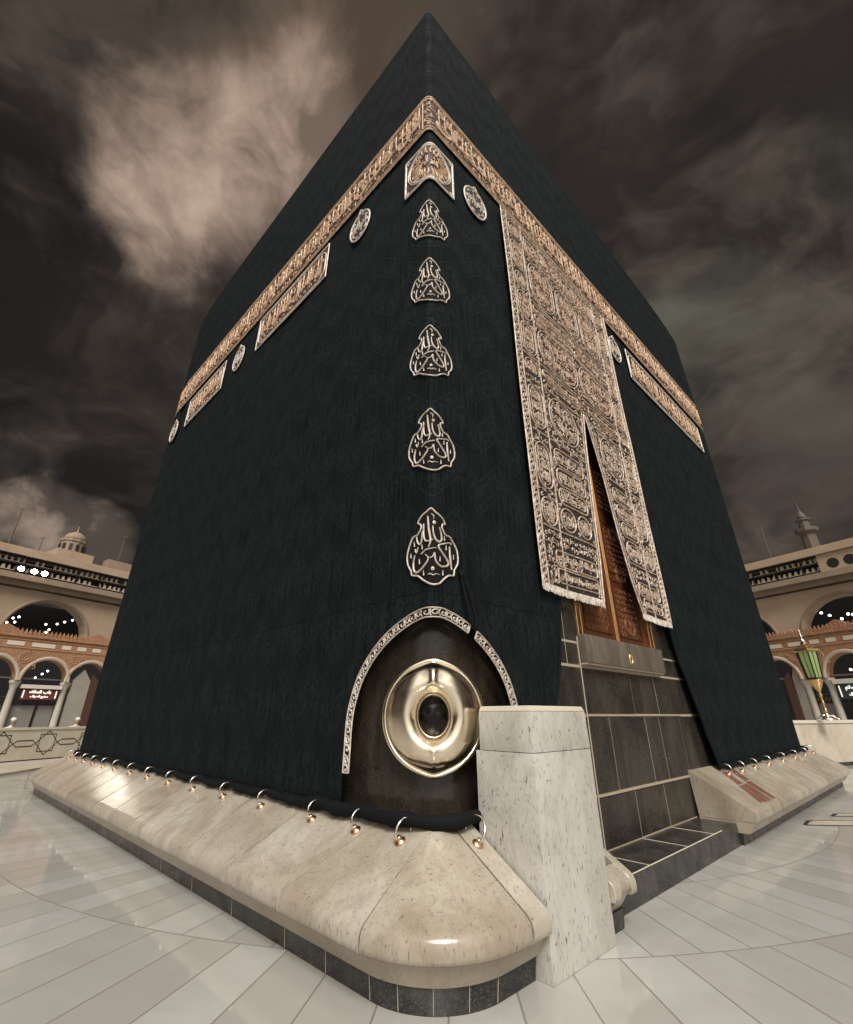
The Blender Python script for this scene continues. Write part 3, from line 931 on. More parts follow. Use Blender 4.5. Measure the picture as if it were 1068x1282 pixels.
def shape_ar(txt):
    out = []; i = 0; prev = False
    while i < len(txt):
        ch = txt[i]
        if ch not in AR:
            out.append(ch); prev = False; i += 1; continue
        nx = txt[i+1] if i+1 < len(txt) else ' '
        if ch == 'ل' and nx in LA:
            out.append(chr(LA[nx] + (1 if prev else 0))); prev = False; i += 2; continue
        cp, k = AR[ch]
        join_next = (k == 4) and nx in AR and AR[nx][1] > 1
        if k == 1: out.append(chr(cp)); prev = False
        else:
            if prev and join_next: out.append(chr(cp+3))
            elif prev: out.append(chr(cp+1))
            elif join_next: out.append(chr(cp+2))
            else: out.append(chr(cp))
            prev = join_next
        i += 1
    return ''.join(reversed(out))
def glyphs(txt, bold=0.02, ext=0.5, res=2):
    cu = bpy.data.curves.new('lettering_source', 'FONT')
    cu.body = shape_ar(txt); cu.resolution_u = res; cu.offset = bold; cu.extrude = 0.0
    ob = bpy.data.objects.new('lettering_source', cu); COL.objects.link(ob)
    bpy.context.view_layer.update()
    dg = bpy.context.evaluated_depsgraph_get()
    me = bpy.data.meshes.new_from_object(ob.evaluated_get(dg))
    vs = [tuple(v.co) for v in me.vertices]; fs = [tuple(p.vertices) for p in me.polygons]
    bpy.data.objects.remove(ob); bpy.data.curves.remove(cu); bpy.data.meshes.remove(me)
    return vs, fs
GC = {}
def add_text(mb, txt, s0, s1, z0, z1, off, h=0.010, bold=0.03, warp=None, res=2):
    key = (txt, bold, res)
    if key not in GC: GC[key] = glyphs(txt, bold, res=res)
    vs, fs = GC[key]
    if not vs: return
    x0 = min(v[0] for v in vs); x1 = max(v[0] for v in vs); y0 = min(v[1] for v in vs); y1 = max(v[1] for v in vs)
    kx = (s1-s0)/(x1-x0); ky = (z1-z0)/(y1-y0)
    out = []
    for v in vs:
        a, b = s0+(v[0]-x0)*kx, z0+(v[1]-y0)*ky
        if warp: a, b = warp(a, b)
        out.append((a, b, off+h))
    # sides: boundary edges dropped down to the ground cloth
    n = len(out); cnt = {}
    for f in fs:
        for i in range(len(f)):
            e = (f[i], f[(i+1) % len(f)]); k = (min(e), max(e)); cnt[k] = cnt.get(k, 0)+1
    low = [(p[0], p[1], off) for p in out]
    sf = [(a, b, n+b, n+a) for (a, b), c in cnt.items() if c == 1]
    mb.add(out+low, list(fs)+sf)

# small stitched motifs
def motif(kind):
    if kind == 0: return [[(0.5*(1-t/9)*cos(t*0.75), 0.5*(1-t/9)*sin(t*0.75)) for t in range(9)]]
    if kind == 1: return [[(-0.5, -0.2), (-0.1, 0.25), (0.25, 0.1), (0.5, -0.3)], [(-0.1, 0.25), (0.0, 0.55)]]
    if kind == 2: return [[(0, -0.55), (0.2, -0.1), (0, 0.45), (-0.2, -0.1), (0, -0.55)]]
    if kind == 3: return [[(-0.45, -0.4), (-0.3, 0.3), (0.1, 0.45), (0.4, 0.15), (0.2, -0.2), (0.0, 0.0)]]
    return [[(0, -0.55), (0.03, 0.55)], [(0.03, 0.0), (0.35, -0.25)]]
MOT = [motif(k) for k in range(5)]
def add_motif(mb, s, z, size, rot, kind, w, h=0.008, off=0.0):
    c, sn = cos(rot)*size, sin(rot)*size
    for line in MOT[kind]:
        n = len(line)
        mb.stroke([(s+x*c-y*sn, z+x*sn+y*c) for x, y in line], [w*(0.55+0.6*sin(pi*(i+0.5)/n)) for i in range(n)], h, off)
def rrect(s0, s1, z0, z1, r, n=5):
    r = min(r, (s1-s0)/2, (z1-z0)/2); pts = []
    for cx, cz, a0 in ((s1-r, z1-r, 0), (s0+r, z1-r, pi/2), (s0+r, z0+r, pi), (s1-r, z0+r, 3*pi/2)):
        for k in range(n+1):
            a = a0+pi/2*k/n
            pts.append((cx+r*cos(a), cz+r*sin(a)))
    return pts
def sd_rrect(s, z, q):
    s0, s1, z0, z1, r = q
    r = min(r, (s1-s0)/2, (z1-z0)/2)
    dx = abs(s-(s0+s1)/2)-(s1-s0)/2+r; dz = abs(z-(z0+z1)/2)-(z1-z0)/2+r
    return min(max(dx, dz), 0)+math.hypot(max(dx, 0), max(dz, 0))-r
def dense_line(pts, step=0.15):
    """subdivide a design polyline so it can bend round corners"""
    out = []
    for a, b in zip(pts, pts[1:]):
        n = max(1, int(math.hypot(b[0]-a[0], b[1]-a[1])/step))
        for k in range(n): out.append((a[0]+(b[0]-a[0])*k/n, a[1]+(b[1]-a[1])*k/n))
    out.append(pts[-1]); return out
def fill(mb, s0, s1, z0, z1, pitch, w, off, shapes=(), gap=0.035, rng=RND, test=None, size=1.0, h=0.008):
    nz = int((z1-z0)/pitch); ns = int((s1-s0)/pitch)
    for j in range(nz):
        for i in range(ns):
            s = s0+(i+0.5+(0.5 if j % 2 else 0)+rng.uniform(-0.25, 0.25))*(s1-s0)/ns
            z = z0+(j+0.5+rng.uniform(-0.25, 0.25))*(z1-z0)/nz
            if s > s1-0.3*pitch: continue
            if test and not test(s, z): continue
            if any(abs(sd_rrect(s, z, q)) < gap for q in shapes): continue
            add_motif(mb, s, z, pitch*size*rng.uniform(0.85, 1.15), rng.uniform(0, 2*pi), rng.choice((0, 0, 1, 2, 3, 3)), w, h, off)

# the belt round the upper third
BZ0, BZ1 = 9.23, 10.14
mb = MB(W)
mb.sheet(-L1-3, L2+3, BZ0, BZ1, CLOTH+0.030, 420, 3)
belt = mb.build('belt', 'gold_ground', kis, recalc=False)
belt['label'] = 'gold embroidered belt of tall lettering'
mb = MB(W)
for z, w in ((BZ0+0.02, 0.035), (BZ0+0.085, 0.022), (BZ1-0.02, 0.035), (BZ1-0.085, 0.022)):
    mb.stroke(dense_line([(-L1-2.9, z), (-L1-0.5, z)], 0.4)+dense_line([(-L1-0.5, z), (-L1+0.5, z)], 0.04)+dense_line([(-L1+0.5, z), (-0.06, z)], 0.4)
              + [(k*0.0078, z) for k in range(-6, 7)] + dense_line([(0.06, z), (L2-0.5, z)], 0.4)+dense_line([(L2-0.5, z), (L2+0.5, z)], 0.04)+dense_line([(L2+0.5, z), (L2+2.9, z)], 0.4), w, 0.012, CLOTH+0.031)
mb.build('belt_border', 'gold_thread', belt)
mb = MB(W)
TXR1 = 'وإذ جعلنا البيت مثابة للناس وأمنا واتخذوا من مقام إبراهيم مصلى'
TXR2 = 'وعهدنا إلى إبراهيم وإسماعيل أن طهرا بيتي للطائفين والعاكفين والركع السجود'
TXL1 = 'قل صدق الله فاتبعوا ملة إبراهيم حنيفا وما كان من المشركين'
TXL2 = 'إن أول بيت وضع للناس للذي ببكة مباركا وهدى للعالمين'
for t, a, b in ((TXR1, 0.10, L2-0.3), (TXL1, -L1+0.3, -0.14)):
    add_text(mb, t, a, b, BZ0+0.11, BZ0+0.66, CLOTH+0.032, 0.016, 0.02)
for t, a, b in ((TXR2, 0.12, L2-0.25), (TXL2, -L1+0.25, -0.16)):
    add_text(mb, t, a, b, BZ0+0.44, BZ1-0.10, CLOTH+0.032, 0.013, 0.015)
# tall uprights and small marks woven between the letters
for a, b in ((0.10, L2-0.3), (-L1+0.3, -0.12)):
    n = int((b-a)/0.13)
    for i in range(n):
        s = a+(b-a)*(i+RND.uniform(0.2, 0.8))/n
        z0 = BZ0+RND.uniform(0.20, 0.42); z1 = BZ1-RND.uniform(0.11, 0.22)
        mb.stroke([(s+0.01, z0), (s-0.005, (z0+z1)/2), (s, z1-0.03), (s+0.028, z1)], [0.012, 0.024, 0.028, 0.010], 0.015, CLOTH+0.032)
    fill(mb, a, b, BZ0+0.11, BZ1-0.11, 0.15, 0.015, CLOTH+0.032, h=0.009, size=0.8)
mb.stroke([(-0.10, BZ0+0.1), (-0.10, BZ1-0.1)], 0.02, 0.012, CLOTH+0.032)
for k in range(7): add_motif(mb, RND.uniform(-0.06, 0.06), BZ0+0.16+k*0.11, 0.10, k*2.0, (0, 3, 1)[k % 3], 0.022, 0.011, CLOTH+0.032)
mb.build('belt_lettering', 'gold_thread', belt)

# cartouche panels below the belt
def panel(name, s0, s1, z0, z1, text, label, ground='gold_ground', thr='gold_thread', r=0.10, silver='silver_thread'):
    mb = MB(W)
    mb.sheet(s0, s1, z0, z1, CLOTH+0.030, max(4, int((s1-s0)/0.15)), 4)
    p_ = mb.build(name, ground, kis, recalc=False); p_['label'] = label
    mb = MB(W)
    mb.stroke(dense_line([(s0+.012, z0+.012), (s1-.012, z0+.012), (s1-.012, z1-.012), (s0+.012, z1-.012), (s0+.012, z0+.012)]), 0.032, 0.012, CLOTH+0.031)
    mb.stroke(dense_line(rrect(s0+.07, s1-.07, z0+.07, z1-.07, 0.22)+[rrect(s0+.07, s1-.07, z0+.07, z1-.07, 0.22)[0]]), 0.026, 0.012, CLOTH+0.031)
    mb.build('panel_border', silver, p_)
    mb = MB(W)
    add_text(mb, text, s0+0.15, s1-0.15, z0+0.14, z0+(z1-z0)*0.72, CLOTH+0.032, 0.014, 0.02)
    n = int((s1-s0-0.3)/0.13)
    for i in range(n):
        s = s0+0.15+(s1-s0-0.3)*(i+RND.random())/n
        mb.stroke([(s, z0+RND.uniform(.2, .35)), (s, z1-0.16), (s+0.02, z1-0.13)], [0.012, 0.024, 0.010], 0.014, CLOTH+0.032)
    fill(mb, s0+0.13, s1-0.13, z0+0.11, z1-0.11, 0.14, 0.015, CLOTH+0.032, size=0.8)
    mb.build('panel_lettering', thr, p_)
panel('text_panel', -4.89, -2.40, 8.25, 9.10, 'إن الله على كل شيء قدير', 'long gold text panel nearest the corner, on the left face')
panel('text_panel', -8.66, -6.50, 8.22, 9.05, 'وهو الغفور الرحيم', 'shorter gold text panel farther along the left face')
panel('text_panel', 6.05, 10.60, 8.18, 9.02, 'يا أيها الذين آمنوا اتقوا الله وكونوا مع الصادقين', 'long gold text panel beyond the door curtain')

def roundel(s0, z0, rs, rz, text, label):
    mb = MB(W)
    out = [(s0+rs*cos(2*pi*k/28), z0+rz*sin(2*pi*k/28)) for k in range(28)]
    mb.add([(s0, z0, CLOTH+0.03)]+[(a, b, CLOTH+0.03) for a, b in out], [(0, 1+k, 1+(k+1) % 28) for k in range(28)])
    p_ = mb.build('roundel', 'gold_ground', kis, recalc=False); p_['label'] = label
    mb = MB(W)
    mb.stroke(out, 0.034, 0.013, CLOTH+0.031, True)
    mb.stroke([(s0-0.05, z0+rz), (s0-0.025, z0+rz+0.05), (s0, z0+rz+0.085), (s0+0.025, z0+rz+0.05), (s0+0.05, z0+rz)], 0.026, 0.013, CLOTH+0.031)
    add_text(mb, text, s0-rs*0.68, s0+rs*0.68, z0-rz*0.50, z0+rz*0.55, CLOTH+0.032, 0.012, 0.02)
    for k in range(10):
        a = 2*pi*k/10
        add_motif(mb, s0+rs*0.78*cos(a), z0+rz*0.78*sin(a), 0.07, a, 2, 0.02, 0.01, CLOTH+0.032)
    mb.build('roundel_lettering', 'silver_thread', p_)
roundel(-1.51, 8.63, 0.245, 0.31, 'يا حي يا قيوم', 'small oval roundel left of the corner')
roundel(0.93, 8.53, 0.245, 0.30, 'يا رحمن يا رحيم', 'small oval roundel right of the corner')
roundel(-5.76, 8.62, 0.25, 0.31, 'الحمد لله رب العالمين', 'small oval roundel between the two left text panels')
roundel(-9.55, 8.50, 0.25, 0.31, 'يا حي يا قيوم', 'small oval roundel near the far left edge')
roundel(5.43, 8.58, 0.25, 0.31, 'الحمد لله رب العالمين', 'small oval roundel beside the top of the door curtain')

# square panel folded round the corner, a round medallion in it
sq = (-0.455, 0.455, 8.06, 8.90)
mb = MB(W)
mb.sheet(sq[0], sq[1], sq[2], sq[3], CLOTH+0.028, 48, 8)
pc = mb.build('corner_panel', 'gold_ground', kis, recalc=False); pc['label'] = 'square gold panel folded round the corner'
mb = MB(W)
mb.stroke(dense_line([(sq[0]+.015, sq[2]+.015), (sq[1]-.015, sq[2]+.015), (sq[1]-.015, sq[3]-.015), (sq[0]+.015, sq[3]-.015), (sq[0]+.015, sq[2]+.015)], 0.02), 0.04, 0.012, CLOTH+0.030)
for r in (0.385, 0.355):
    mb.stroke([(r*cos(2*pi*k/120), 8.48+r*sin(2*pi*k/120)) for k in range(120)], 0.02, 0.012, CLOTH+0.030, True)
for cx, cz in ((-0.40, 8.12), (0.40, 8.12), (-0.40, 8.84), (0.40, 8.84)):
    for k in range(3): add_motif(mb, cx, cz, 0.07, k*2.1, 2, 0.024, 0.01, CLOTH+0.03)
mb.build('panel_border', 'silver_thread', pc)
mb = MB(W)
rng = random.Random(3)
for k in range(26):
    a = 2*pi*k/26
    mb.stroke([(0.17*cos(a), 8.48+0.17*sin(a)), (0.25*cos(a+0.1), 8.48+0.25*sin(a+0.1)), (0.33*cos(a+0.02), 8.48+0.33*sin(a+0.02))], [0.016, 0.034, 0.014], 0.012, CLOTH+0.031)
add_text(mb, 'قل هو', -0.13, -0.012, 8.38, 8.58, CLOTH+0.031, 0.012, 0.05)
add_text(mb, 'الله أحد', 0.012, 0.13, 8.38, 8.58, CLOTH+0.031, 0.012, 0.05)
fill(mb, -0.34, -0.03, 8.14, 8.82, 0.085, 0.02, CLOTH+0.031, test=lambda s, z: 0.13 < math.hypot(s, z-8.48) < 0.34, rng=rng)
fill(mb, 0.03, 0.34, 8.14, 8.82, 0.085, 0.02, CLOTH+0.031, test=lambda s, z: 0.13 < math.hypot(s, z-8.48) < 0.34, rng=rng)
mb.build('panel_lettering', 'gold_thread', pc)

# five lamp-shaped emblems down the corner edge (God is great)
def Q(p):
    s = (p[0]-473)*0.000926
    return (s, 0.35-(p[1]-125)*0.000693+0.17*abs(s))
EO = [(465, 125), (510, 190), (560, 230), (610, 290), (630, 350), (598, 352), (590, 400), (630, 495), (690, 515), (730, 580), (780, 670), (800, 770), (795, 880), (745, 970), (735, 1040), (670, 1040), (600, 1090), (550, 1140), (485, 1150), (430, 1135), (370, 1100), (300, 1045), (220, 1035), (210, 980), (165, 900), (152, 800), (160, 720), (195, 600), (235, 515), (290, 495), (340, 410), (335, 355), (300, 335), (310, 290), (360, 220), (415, 180)]
ES = [[(285, 520), (290, 580), (318, 630), (345, 600), (355, 520), (362, 460), (385, 420)],
      [(378, 350), (375, 480), (385, 560), (410, 590), (450, 580), (478, 560)],
      [(428, 245), (435, 400), (450, 520), (455, 590), (435, 670)],
      [(480, 380), (485, 480), (510, 570), (550, 600), (580, 570), (575, 500), (552, 400)],
      [(465, 210), (490, 240), (485, 290)],
      [(685, 655), (690, 780), (705, 965)],
      [(705, 630), (690, 605), (600, 625), (535, 660), (590, 750), (650, 840), (665, 890), (640, 920), (570, 925), (520, 880), (500, 820), (495, 745), (475, 790), (440, 810), (400, 770)],
      [(428, 815), (425, 850), (380, 920), (320, 980), (270, 1000), (245, 960), (240, 880), (248, 830), (260, 770)],
      [(345, 760), (400, 710), (450, 690), (510, 680)],
      [(265, 690), (280, 740), (305, 665)],
      [(430, 1030), (455, 1015), (480, 1030), (505, 1020), (540, 1035)]]
EW = [0.015, 0.016, 0.020, 0.018, 0.011, 0.018, 0.017, 0.018, 0.014, 0.013, 0.010]
ED = [(495, 330), (475, 945)]
ET = [(250, 620), (205, 775), (355, 665), (320, 860), (555, 830), (640, 675), (738, 795), (375, 1010), (590, 1010), (620, 550)]
def emblem(zc):
    o = CLOTH+0.012
    out = [Q(p) for p in EO]
    mb = MB(W)
    # velvet backing, triangulated as strips between left and right outline
    zs = [-0.355+0.70*i/30 for i in range(31)]
    def ext(z):
        xs = []
        for a, b in zip(out, out[1:]+out[:1]):
            if (a[1]-z)*(b[1]-z) <= 0 and a[1] != b[1]:
                xs.append(a[0]+(b[0]-a[0])*(z-a[1])/(b[1]-a[1]))
        return (min(xs), max(xs)) if xs else (0, 0)
    vs = []
    for z in zs:
        a, b = ext(z)
        for k in range(17): vs.append((a+(b-a)*k/16, zc+z, o))
    mb.add(vs, [(j*17+k, j*17+k+1, (j+1)*17+k+1, (j+1)*17+k) for j in range(30) for k in range(16)])
    e = mb.build('lamp_emblem', 'black_velvet', kis, recalc=False)
    mb = MB(W)
    ol = [(a, zc+b) for a, b in dense_line(spline(out, 2, True), 0.012)]
    mb.stroke(ol, 0.016, 0.008, o+0.003, True)
    mb.build('emblem_outline', 'silver_thread', e)
    mb = MB(W)
    for st, w in zip(ES, EW):
        sp = dense_line(spline([Q(p) for p in st], 4), 0.012); n = len(sp)
        mb.stroke([(a, zc+b) for a, b in sp], [w*(0.55+0.55*sin(pi*min(1, (i+1.5)/n*1.05))) for i in range(n)], 0.010, o+0.003)
    for p in ED:
        a, b = Q(p); mb.blob((a, zc+b), 0.017, 0.018, 0.008, o+0.003)
    for p in ET:
        a, b = Q(p); mb.stroke([(a, zc+b-0.022), (a, zc+b-0.008), (a, zc+b+0.025)], [0.014, 0.012, 0.003], 0.006, o+0.003)
    mb.build('emblem_lettering', 'silver_thread', e)
for zc in (7.26, 6.14, 5.04, 3.905, 2.80):
    emblem(zc)

# gold trim round the arch opening, broken where the cord hangs
def trim_pt(side):
    return [(side*s, z) for s, z in ARCH]
def arch_curve(n=160):
    pts = [(-s, z) for s, z in ARCH] + [(s, z) for s, z in reversed(ARCH[:-1])]
    pts = spline(pts, 10)
    # arc-length resample
    L = [0]
    for a, b in zip(pts, pts[1:]): L.append(L[-1]+math.hypot(b[0]-a[0], b[1]-a[1]))
    out = []; j = 0
    for i in range(n+1):
        t = L[-1]*i/n
        while j < len(L)-2 and L[j+1] < t: j += 1
        f = (t-L[j])/(L[j+1]-L[j] or 1)
        out.append((pts[j][0]+(pts[j+1][0]-pts[j][0])*f, pts[j][1]+(pts[j+1][1]-pts[j][1])*f))
    return out, L[-1]
AC, AL = arch_curve(420)
def offset_curve(pts, d):
    out = []
    for i, p in enumerate(pts):
        a = pts[max(i-1, 0)]; b = pts[min(i+1, len(pts)-1)]
        tx, tz = b[0]-a[0], b[1]-a[1]; l = math.hypot(tx, tz) or 1
        out.append((p[0]-tz/l*d, p[1]+tx/l*d))
    return out
gap0, gap1 = 0.600, 0.624
i0 = int(0.068*420)
runs = [(i0, int(gap0*420)), (int(gap1*420), 420-i0)]
mb = MB(W); band_in = offset_curve(AC, -0.072); band_out = offset_curve(AC, 0.004)
mid = offset_curve(AC, -0.034)
for a, b in runs:
    vs = []
    for i in range(a, b+1): vs += [(*band_in[i], CLOTH+0.035), (*band_out[i], CLOTH+0.035)]
    mb.add(vs, [(2*k, 2*k+2, 2*k+3, 2*k+1) for k in range(b-a)])
tr = mb.build('arch_trim', 'black_velvet', kis, recalc=False); tr['label'] = 'gold chain patterned trim round the arch opening'
mb = MB(W)
for a, b in runs:
    mb.stroke(band_in[a:b+1], 0.012, 0.010, CLOTH+0.037); mb.stroke(band_out[a:b+1], 0.012, 0.010, CLOTH+0.037)
    n = int((b-a)/420*AL/0.072)
    for k in range(n):
        i = a+int((b-a)*(k+0.5)/n); c = mid[i]
        tx, tz = mid[min(i+1, 420)][0]-mid[i-1][0], mid[min(i+1, 420)][1]-mid[i-1][1]; l = math.hypot(tx, tz)
        tx /= l; tz /= l
        def F(u, v): return (c[0]+tx*u-tz*v, c[1]+tz*u+tx*v)
        sg = 1 if k % 2 else -1
        mb.stroke([F(0.036*(1-t/14)*cos(t*0.6+sg), sg*0.026*(1-t/14)*sin(t*0.6+sg)) for t in range(11)], 0.0115, 0.009, CLOTH+0.037)
        mb.stroke([F(0.036, -0.028*sg), F(0.02, 0.0), F(0.036, 0.028*sg)], 0.010, 0.008, CLOTH+0.037)
    mb.stroke([band_in[a], band_out[a]], 0.014, 0.010, CLOTH+0.037); mb.stroke([band_in[b], band_out[b]], 0.014, 0.010, CLOTH+0.037)
mb.build('trim_stitching', 'silver_thread', tr)
# black cord loop hanging over the trim
mb = MB(); mb.smooth = True
mb.tube([W(s, z, CLOTH+o) for s, z, o in spline([(0.325, 2.60, 0.02), (0.33, 2.45, 0.05), (0.35, 2.30, 0.07), (0.385, 2.17, 0.075), (0.43, 2.13, 0.075), (0.45, 2.19, 0.07), (0.42, 2.33, 0.06), (0.375, 2.48, 0.045), (0.345, 2.60, 0.02)], 6)], 0.014, 8)
mb.tube([W(0.335, 2.62, CLOTH+0.02), W(0.335, 2.54, CLOTH+0.03)], [0.03, 0.024], 8)
mb.build('hanging_cord', 'black_rope', kis)

# ------------------------------------------------------------------ door curtain
CO = CLOTH+0.055
def cw(s, z):
    return 0.018*noise.noise(Vector((s*1.6, z*0.5, 2))) + 0.012*sin(s*5+z*0.4)*max(0, (6-z)/4)
def XC(s, z, o=0.0):
    return W(s, z, CO+0.03+cw(s, z)+o)
cur = empty('door_curtain', tuple(PR(3.25, CO, 2.7)), 'tall gold and silver embroidered curtain split open over the door', 'curtain')
SL = [(2.880, 2.74), (2.985, 3.32), (3.025, 3.96), (3.11, 4.80), (3.19, 5.47), (3.24, 5.75)]
SR = [(3.95, 2.72), (3.80, 3.15), (3.665, 3.76), (3.51, 4.68), (3.34, 5.40), (3.25, 5.75)]
def at_z(z, pts):
    pts = sorted((zz, ss) for ss, zz in pts)
    if z <= pts[0][0]: return pts[0][1]
    for (za, sa), (zb, sb) in zip(pts, pts[1:]):
        if za <= z <= zb: return sa+(sb-sa)*(z-za)/(zb-za)
    return pts[-1][1]
ZS = 5.75; CS0, CS1 = 1.52, 4.97; CT, CBm = 9.10, 2.72
def region_mesh(z0, z1, lo, hi, nz, ns):
    vs = []
    for j in range(nz+1):
        z = z0+(z1-z0)*j/nz
        a, b = lo(z), hi(z)
        for i in range(ns+1): vs.append((a+(b-a)*i/ns, z, 0.0))
    fs = []
    for j in range(nz):
        for i in range(ns):
            q = j*(ns+1)+i; fs.append((q, q+1, q+ns+2, q+ns+1))
    return vs, fs
SHAPES = []
def cart(s0, s1, z0, z1, r=0.12): SHAPES.append((s0, s1, z0, z1, r))
# side columns of roundels and capsules, mirrored
side_rows = [(8.60, 8.95), (7.85, 8.50), (7.42, 7.76), (6.78, 7.34), (6.10, 6.70), (5.69, 6.01), (4.85, 5.54), (3.97, 4.62), (3.48, 3.84)]
for z0, z1 in side_rows:
    cart(1.70, 2.03, z0, z1, 0.165)
    if z0 > 2.9: cart(4.46, 4.79, z0, z1, 0.165)
# centre field
cart(2.12, 4.38, 8.50, 8.95, 0.10)
cart(2.14, 2.80, 7.42, 8.40, 0.30); cart(2.90, 3.60, 7.42, 8.40, 0.35); cart(3.70, 4.36, 7.42, 8.40, 0.30)
cart(2.12, 3.22, 6.95, 7.10, 0.07); cart(3.28, 4.38, 6.95, 7.10, 0.07); cart(2.12, 3.22, 7.15, 7.30, 0.07); cart(3.28, 4.38, 7.15, 7.30, 0.07)
cart(2.12, 3.22, 6.12, 6.88, 0.33); cart(3.30, 4.38, 6.12, 6.88, 0.33)
cart(2.12, 3.10, 5.86, 6.00, 0.07); cart(2.12, 3.08, 5.68, 5.81, 0.06); cart(3.42, 4.38, 5.86, 6.00, 0.07); cart(3.46, 4.38, 5.68, 5.81, 0.06)
# left leaf
cart(2.16, 2.92, 4.90, 5.60, 0.32)
cart(2.14, 2.86, 4.42, 4.68, 0.10); cart(2.14, 2.84, 4.13, 4.38, 0.10); cart(2.14, 2.82, 3.86, 4.09, 0.10)
cart(2.12, 2.44, 3.50, 3.81, 0.155); cart(2.50, 2.82, 3.50, 3.81, 0.155)
cart(1.90, 2.80, 3.00, 3.19, 0.06); cart(1.90, 2.78, 2.80, 2.97, 0.06)
# right leaf
cart(3.60, 4.36, 4.88, 5.58, 0.32)
cart(3.74, 4.38, 4.42, 4.66, 0.10); cart(3.78, 4.38, 4.13, 4.38, 0.10); cart(3.82, 4.38, 3.86, 4.09, 0.10)
cart(3.86, 4.34, 3.50, 3.81, 0.155)
cart(4.00, 4.74, 3.00, 3.19, 0.06); cart(4.08, 4.74, 2.80, 2.97, 0.06)
RULES = [(2.08, 4.42, 7.36), (2.08, 4.42, 6.91), (1.68, 3.20, 6.06), (3.30, 4.81, 6.06), (2.08, 3.14, 5.64), (3.42, 4.42, 5.64),
         (1.68, 3.06, 4.78), (3.56, 4.81, 4.78), (1.68, 2.94, 3.455), (3.80, 4.81, 3.455)]
TEXTS = ['الله', 'محمد', 'الله نور السماوات والأرض', 'بسم الله الرحمن الرحيم', 'قل هو الله أحد', 'لا إله إلا الله', 'محمد رسول الله', 'الله الصمد']
